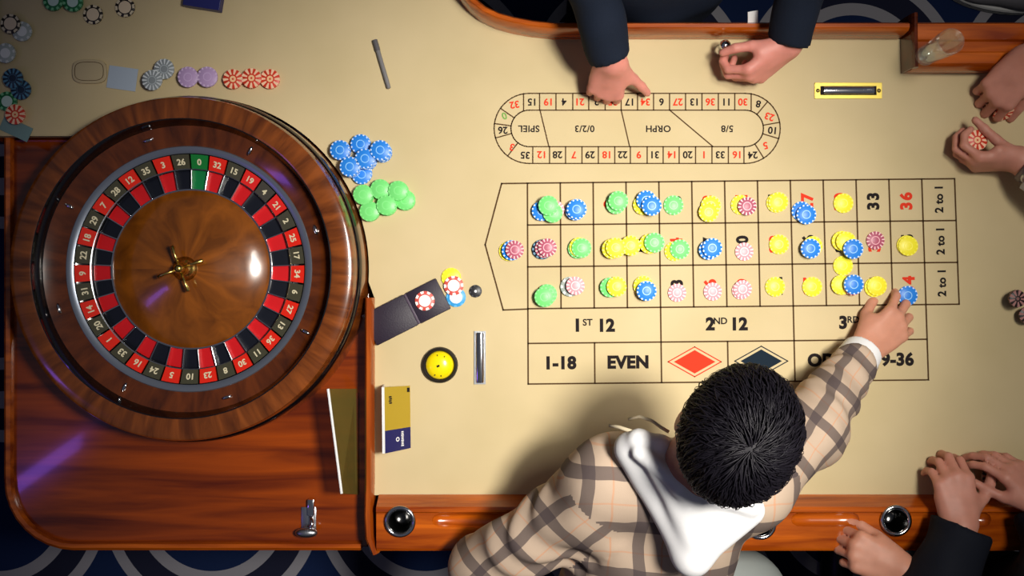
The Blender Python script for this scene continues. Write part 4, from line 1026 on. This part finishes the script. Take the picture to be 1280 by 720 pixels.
cen = np.zeros(len(shm.polygons) * 3); shm.polygons.foreach_get('center', cen); cen = cen.reshape(-1, 3)
mi_ = np.zeros(len(shm.polygons), np.int32)
tL = (cen - np.array(shL)) @ np.array((elL - shL).normalized()); dL = np.linalg.norm(cen - np.array(shL) - tL[:, None] * np.array((elL - shL).normalized()), axis=1); mi_[(tL > 0.03) & (dL < 0.088) & (cen[:, 0] < shL.x + 0.03)] = 2
tR = (cen - np.array(shR)) @ np.array((elR - shR).normalized()); mi_[(tR > 0.05) & (cen[:, 0] > shR.x)] = 1
shm.polygons.foreach_set('material_index', mi_)
shirt = part('shirt', shm, None, pF)
cf = [{'p': [cap(wrR + (elR - wrR).normalized() * 0.04, wrR - (elR - wrR).normalized() * 0.004, 0.041, 0.0375)], 'cut': [cuff_cut(elR, wrR, 0.007)]}]
part('cuff', iso('cuff', cf, 0.003), M_WHITECLOTH, pF)
# hood: thick folded cloth lying on the back
hA = P(789, 562, 0.375); hB = P(866, 694, 0.375); hC = P(934, 636, 0.385); hD = P(862, 612, 0.42); hE = P(800, 552, 0.40)
hood_g = [{'p': [tri(hA, hB, hD, 0.020), tri(hB, hC, hD, 0.022), tri(hA, hE, hD, 0.014), cap(hA, hB, 0.022, 0.024), cap(hB, hC, 0.024, 0.02), cap(hD, P(872, 655, 0.395), 0.020, 0.020),
                tri(hA - Vector((0, 0, 0.05)), hB - Vector((0, 0, 0.06)), hC - Vector((0, 0, 0.05)), 0.02)], 'k': 0.022},
          {'p': [cap(hA + Vector((0.016, 0.006, 0.022)), hB + Vector((0.006, 0.03, 0.026)), 0.010, 0.012)], 'j': 0.003},
          {'p': [cap(P(810, 576, 0.428), P(868, 676, 0.405), 0.007, 0.009)], 'j': 0.02},
          {'p': [cap(hE, P(826, 556, 0.405), 0.015, 0.015), cap(hE, hA, 0.017, 0.019), cap(P(826, 556, 0.405), P(862, 560, 0.37), 0.015, 0.013)], 'k': 0.01, 'j': 0.008},
          {'p': [cap(P(800, 566, 0.415), P(852, 608, 0.44), 0.013, 0.016), cap(P(852, 608, 0.44), P(938, 634, 0.41), 0.016, 0.015)], 'k': 0.01, 'j': 0.010}]
part('hood', iso('hood', hood_g, 0.0045, wrinkles(0.002, 40, 36, 30, 4)), M_WHITECLOTH, pF)
part('drawstring', tube([P(786, 524, 0.36), P(800, 521, 0.37), P(815, 526, 0.385), P(826, 534, 0.395), P(836, 540, 0.40)], 0.0028, 8), mat('cord', srgb(205, 190, 160), 0.8), pF, True)
part('drawstring', tube([P(762, 532, 0.36), P(774, 534, 0.37), P(792, 540, 0.395)], 0.003, 8), mat('cord', srgb(205, 190, 160), 0.8), pF, True)
hr = part('hair', scalp_mesh(hd), M_HAIR, pF)
o = obj('hair_locks', hair_mesh(hd, (0.0, -0.55, 0.85), 11000), M_HAIR, hr); o.location = (0, 0, 0)
legs(pF, (0.41, -0.668, -0.12), [(0.30, -0.78, 0), (0.52, -0.76, 0)], M_GREYTROUSER)

# ---- dealer at the top rail
def upper(per, name, neckp, shl, shr, hip, elw, clothes, skin, hands, headdir, hairmat, rad_sleeve, cuffback=(0.0, 0.0), voxel=0.0038, torso_r=(0.13, 0.15), cloth_name='jacket', haircount=2500, sleeves=(True, True), wr_amp=0.004, headoff=(0, 0, 0.15), chest=None):
    neckp, shl, shr, hip = map(Vector, (neckp, shl, shr, hip))
    hb, hg, hd = head_prims(neckp + Vector(headoff), headdir, (headdir[0] * 0.2, headdir[1] * 0.2, 1))
    base = [cap(neckp - Vector((0, 0, 0.05)), neckp + Vector(headoff) * 0.8, 0.055, 0.055), cap(hip, neckp - Vector((0, 0, 0.10)), torso_r[1] - 0.03, torso_r[0] - 0.03), cap(shl, shr, 0.05, 0.05)]
    cx = Vector(chest) if chest else (hip + neckp) / 2
    fgs = []; cg = [{'p': ([cap(hip, cx, torso_r[1], torso_r[0]), cap(cx, neckp - Vector((0, 0, 0.10)), torso_r[0], torso_r[0] * 0.8)] if chest else [cap(hip, neckp - Vector((0, 0, 0.10)), torso_r[1], torso_r[0])]) + [cap(shl, shr, 0.065, 0.065), cap(hip + Vector((0, 0, 0.02)), hip - Vector((0, 0, 0.12)), torso_r[1], torso_r[1])], 'k': 0.06, 'cut': [(tuple(hip - Vector((0, 0, 0.14))), (0, 0, -1))]}]
    for i, (sh_, (el_, wr_), hnd) in enumerate(zip((shl, shr), elw, hands)):
        base += [cap(sh_, el_, 0.046, 0.040), cap(el_, wr_, 0.039, 0.026)]
        pl, fg_ = hnd; base += pl; fgs += fg_
        if sleeves[i] is True:
            end = Vector(wr_) - (Vector(wr_) - Vector(el_)).normalized() * cuffback[i]
            cg.append({'p': [cap(sh_, el_, 0.070, rad_sleeve[0]), cap(el_, end, rad_sleeve[0], rad_sleeve[1])], 'k': 0.03, 'j': 0.04, 'cut': [cuff_cut(el_, wr_, cuffback[i])]})
        else:
            cg.append({'p': [cap(sh_, el_, 0.070, 0.056)], 'j': 0.04})
    part('body', iso('body', [{'p': base + hb, 'k': 0.012}] + fgs + hg, voxel), skin, per)
    part(cloth_name, iso(cloth_name, cg, 0.007, wrinkles(wr_amp, 42, 38, 34, len(name))), clothes, per)
    hr = part('hair', scalp_mesh(hd), hairmat, per)
    obj('hair_locks', hair_mesh(hd, (0, -0.4, 0.9), haircount, seed=len(name)), hairmat, hr)

pA = thing('person', 'dealer in navy suit leaning over the top rail with both hands on the felt', 'person', (0.30, 0.74, FLOOR))
a_wr1 = P(766, 78, 0.115); a_el1 = P(722, -70, 0.235); a_wr2 = P(985, 57, 0.085); a_el2 = P(1030, -110, 0.24)
h1 = hand(a_wr1, -98, -56, 0, 'R', ((30, 45, 25), (32, 48, 28), (32, 48, 28), (30, 45, 28)), (2, 0, -2, -5), (42, -12, 0, 4), 0.90)
h2 = hand(a_wr2, 220, -16, -58, 'L', ((44, 52, 36), (48, 55, 36), (50, 56, 38), (50, 56, 38)), (4, 0, -3, -7), (30, -28, 10, 24), 0.92)
upper(pA, 'dealer', (0.30, 0.82, 0.50), (0.12, 0.80, 0.44), (0.47, 0.80, 0.44), (0.29, 0.70, -0.02), [(a_el1, a_wr1), (a_el2, a_wr2)], M_NAVYCLOTH, M_SKIN2, [h1, h2], (0, -1, -0.2), M_HAIRB, (0.052, 0.040), (0.005, 0.008), torso_r=(0.13, 0.165))
legs(pA, (0.29, 0.72, -0.10), [(0.20, 0.74, 0), (0.39, 0.74, 0)], M_TROUSER)
part('name_tag', boxmesh(P(941, 22, 0.05), (0.020, 0.026, 0.002), R(12), 0.0005, Matrix.Rotation(R(10), 4, 'Z') @ Matrix.Rotation(R(35), 4, 'X')), M_WHITE, pA)

# ---- person at the far right end, chips in both hands
pB = thing('person', 'person at right end in white sleeves holding orange red chips in both hands', 'person', (1.40, 0.36, FLOOR))
b_wr1 = P(1290, 72, 0.095); b_el1 = P(1385, 0, 0.14); b_wr2 = P(1272, 199, 0.052); b_el2 = P(1372, 268, 0.11)
h1 = hand(b_wr1, 236, -30, 12, 'R', ((40, 45, 28), (42, 46, 28), (44, 46, 28), (44, 46, 28)), (5, 0, -3, -6), (22, -24, 4, 10))
h2 = hand(b_wr2, 184, -6, -72, 'L', ((46, 56, 38), (44, 56, 38), (44, 55, 38), (44, 55, 38)), (4, 0, -3, -6), (2, -52, -6, -4), 0.86)
upper(pB, 'guest', (1.47, 0.30, 0.48), (1.43, 0.48, 0.40), (1.43, 0.13, 0.40), (1.45, 0.30, -0.02), [(b_el1, b_wr1), (b_el2, b_wr2)], M_PALECLOTH, M_SKIN3, [h1, h2], (-1, 0, -0.2), M_HAIRB, (0.052, 0.037), (0.0, 0.040), cloth_name='shirt', sleeves=(False, True))
legs(pB, (1.45, 0.30, -0.10), [(1.43, 0.22, 0), (1.43, 0.40, 0)], M_TROUSER)
wd = (b_wr2 - b_el2).normalized(); wc = b_wr2 - wd * 0.026
rotw = Vector((0, 0, 1)).rotation_difference(wd).to_matrix().to_4x4()
wt = obj('wristwatch', lathe([(0.0295, -0.008), (0.0325, -0.008), (0.0335, 0), (0.0325, 0.008), (0.0295, 0.008), (0.029, 0)], 32), mat('watch_band', srgb(110, 100, 104), 0.35, 0.6), pB, True)
wt.matrix_local = Matrix.Translation(wc - world_loc(pB)) @ rotw
o = obj('watch_case', lathe([(0, 0.004), (0.011, 0.004), (0.014, 0.001), (0.013, -0.004), (0, -0.004)], 24), M_STEEL, wt, 'auto'); o.matrix_local = rotw.inverted() @ Matrix.Translation(Vector((-0.012, -0.024, 0.020))) @ Vector((0, 0, 1)).rotation_difference(Vector((-0.4, -0.7, 0.6))).to_matrix().to_4x4()
GH = 'chips held in players hands'
stack('in the right-hand fist with watch', [('R', 1222, 175, 13)], GH)
chip_at('R', P(1254, 141, 0.02), 'orange red chip pinched between fingers by the side shelf', GH, 0, (R(55), R(10), 0))
chip_at('R', P(1257, 138, 0.02), 'orange red chip behind the one pinched by the side shelf', GH, 0, (R(55), R(10), R(8)))
# chips at the right frame edge
stack('at the right frame edge', [('D', 1272, 373, 9)], 'chips at the right frame edge')
stack('at the very right frame edge', [('D', 1285, 394, 6)], 'chips at the right frame edge')

# ---- person bottom right in dark jacket with two hands over chips
pD = thing('person', 'person in black jacket at bottom right cupping dark chips with both hands', 'person', (1.02, -0.86, FLOOR))
d_wr1 = P(1202, 658, 0.088); d_el1 = P(1160, 775, 0.13); d_wr2 = P(1302, 632, 0.080); d_el2 = P(1345, 742, 0.14)
h1 = hand(d_wr1, 94, -10, 0, 'L', ((38, 40, 24), (38, 42, 24), (40, 42, 24), (42, 42, 24)), (2, 0, -2, -5), (50, -10, 12, 14), 0.98)
h2 = hand(d_wr2, 128, -8, 30, 'R', ((28, 32, 20), (30, 34, 20), (32, 36, 20), (34, 36, 20)), (4, 0, -3, -7), (28, -22, 10, 10), 0.92)
upper(pD, 'player two', (1.06, -0.72, 0.44), (0.88, -0.74, 0.34), (1.24, -0.72, 0.34), (1.04, -0.74, -0.06), [(d_el1, d_wr1), (d_el2, d_wr2)], M_BLACKCLOTH, M_SKIN3, [h1, h2], (0, 1, -0.2), M_HAIRB, (0.072, 0.052), (0.004, 0.01), torso_r=(0.15, 0.17), chest=(1.06, -0.60, 0.21), wr_amp=0.005, headoff=(0, 0.0, 0.16))
legs(pD, (1.04, -0.80, -0.14), [(0.93, -0.86, 0), (1.12, -0.86, 0)], M_TROUSER)
stack('between the two cupped hands', [('D', 1238, 596, 8)], GH)
stack('behind the two cupped hands', [('D', 1232, 578, 6)], GH)

# ---- person at the bottom edge, one pale hand on the rail
pE = thing('person', 'person at bottom edge resting one pale hand with a bracelet on the rail', 'person', (0.68, -0.98, FLOOR))
e_wr1 = P(1128, 712, 0.085); e_el1 = P(1190, 850, 0.10); e_wr2 = Vector((0.52, -0.92, -0.02)); e_el2 = Vector((0.47, -1.05, 0.12))
h1 = hand(e_wr1, 158, -8, 6, 'L', ((58, 68, 40), (60, 70, 40), (62, 70, 40), (62, 70, 40)), (2, 0, -2, -5), (24, -22, 10, 22), 1.0)
h2 = hand(e_wr2, 80, -20, 0, 'L', ((20, 25, 15),) * 4)
upper(pE, 'bystander', (0.68, -1.12, 0.42), (0.82, -1.10, 0.34), (0.52, -1.10, 0.34), (0.68, -1.02, -0.06), [(e_el1, e_wr1), (e_el2, e_wr2)], M_NAVYCLOTH, M_SKIN, [h1, h2], (0, 1, -0.2), M_HAIRB, (0.055, 0.042), (0.05, 0.01))
legs(pE, (0.68, -1.04, -0.14), [(0.60, -1.04, 0), (0.77, -1.04, 0)], M_TROUSER)
bd = (e_wr1 - e_el1).normalized(); bc = e_wr1 - bd * 0.020; rb_ = Vector((0, 0, 1)).rotation_difference(bd).to_matrix().to_4x4()
for k in range(18):
    a = k * 2 * PI / 18; bm = bmesh.new(); bmesh.ops.create_icosphere(bm, subdivisions=1, radius=0.0048)
    o = obj('bracelet_bead', bm, mat('bead', srgb(196, 178, 120), 0.3, 0.4), pE, True); o.matrix_local = Matrix.Translation(bc - world_loc(pE)) @ rb_ @ Matrix.Translation((0.031 * math.cos(a), 0.031 * math.sin(a), 0))

# ---- shoe on the carpet at the top right corner
sn = thing('sneaker', 'grey sneaker with ribbed pale sole on the carpet behind the side shelf', 'shoe', P(1240, -4, FLOOR))
def shoe_outline(k):
    out = []
    for i in range(28):
        t = i * 2 * PI / 28; x = math.cos(t); y = math.sin(t); wdt = 0.045 * (1.0 - 0.12 * x) * k
        out.append((0.135 * k * x, wdt * math.copysign(abs(y) ** 0.8, y)))
    return out
so = obj('sole', prism(shoe_outline(1.0), 0.0, 0.028, 0.005), mat('sole_white', srgb(200, 200, 200), 0.7), sn, 'auto')
for j in range(4):
    q_ = obj('rib', sweep(shoe_outline(1.0 + 0.004), [(0, 0.004 + 0.006 * j), (0, 0.007 + 0.006 * j), (-0.003, 0.0065 + 0.006 * j), (-0.003, 0.0045 + 0.006 * j)], True), mat('sole_rib', srgb(150, 150, 152), 0.7), so)
ug = [{'p': [ell((-0.07, 0, 0.035), (0.060, 0.040, 0.032)), ell((0.0, 0, 0.045), (0.08, 0.038, 0.045)), ell((0.075, 0, 0.055), (0.052, 0.036, 0.062))], 'k': 0.03, 'cut': [((0, 0, 0.022), (0, 0, -1)), ((0, 0, 0.095), (0, 0, 1))]}]
obj('upper', iso('upper', ug, 0.005), mat('grey_fabric', srgb(120, 118, 124), 0.9), sn)
for j in range(4):
    x = -0.035 + 0.017 * j; zz = 0.074 + 0.007 * j
    obj('lace', tube([(x, -0.024, zz - 0.012), (x, -0.012, zz), (x + 0.003, 0.012, zz), (x, 0.024, zz - 0.012)], 0.0035, 6), mat('lace', srgb(70, 50, 70), 0.8), sn, True)
sn.rotation_euler.z = R(-12)
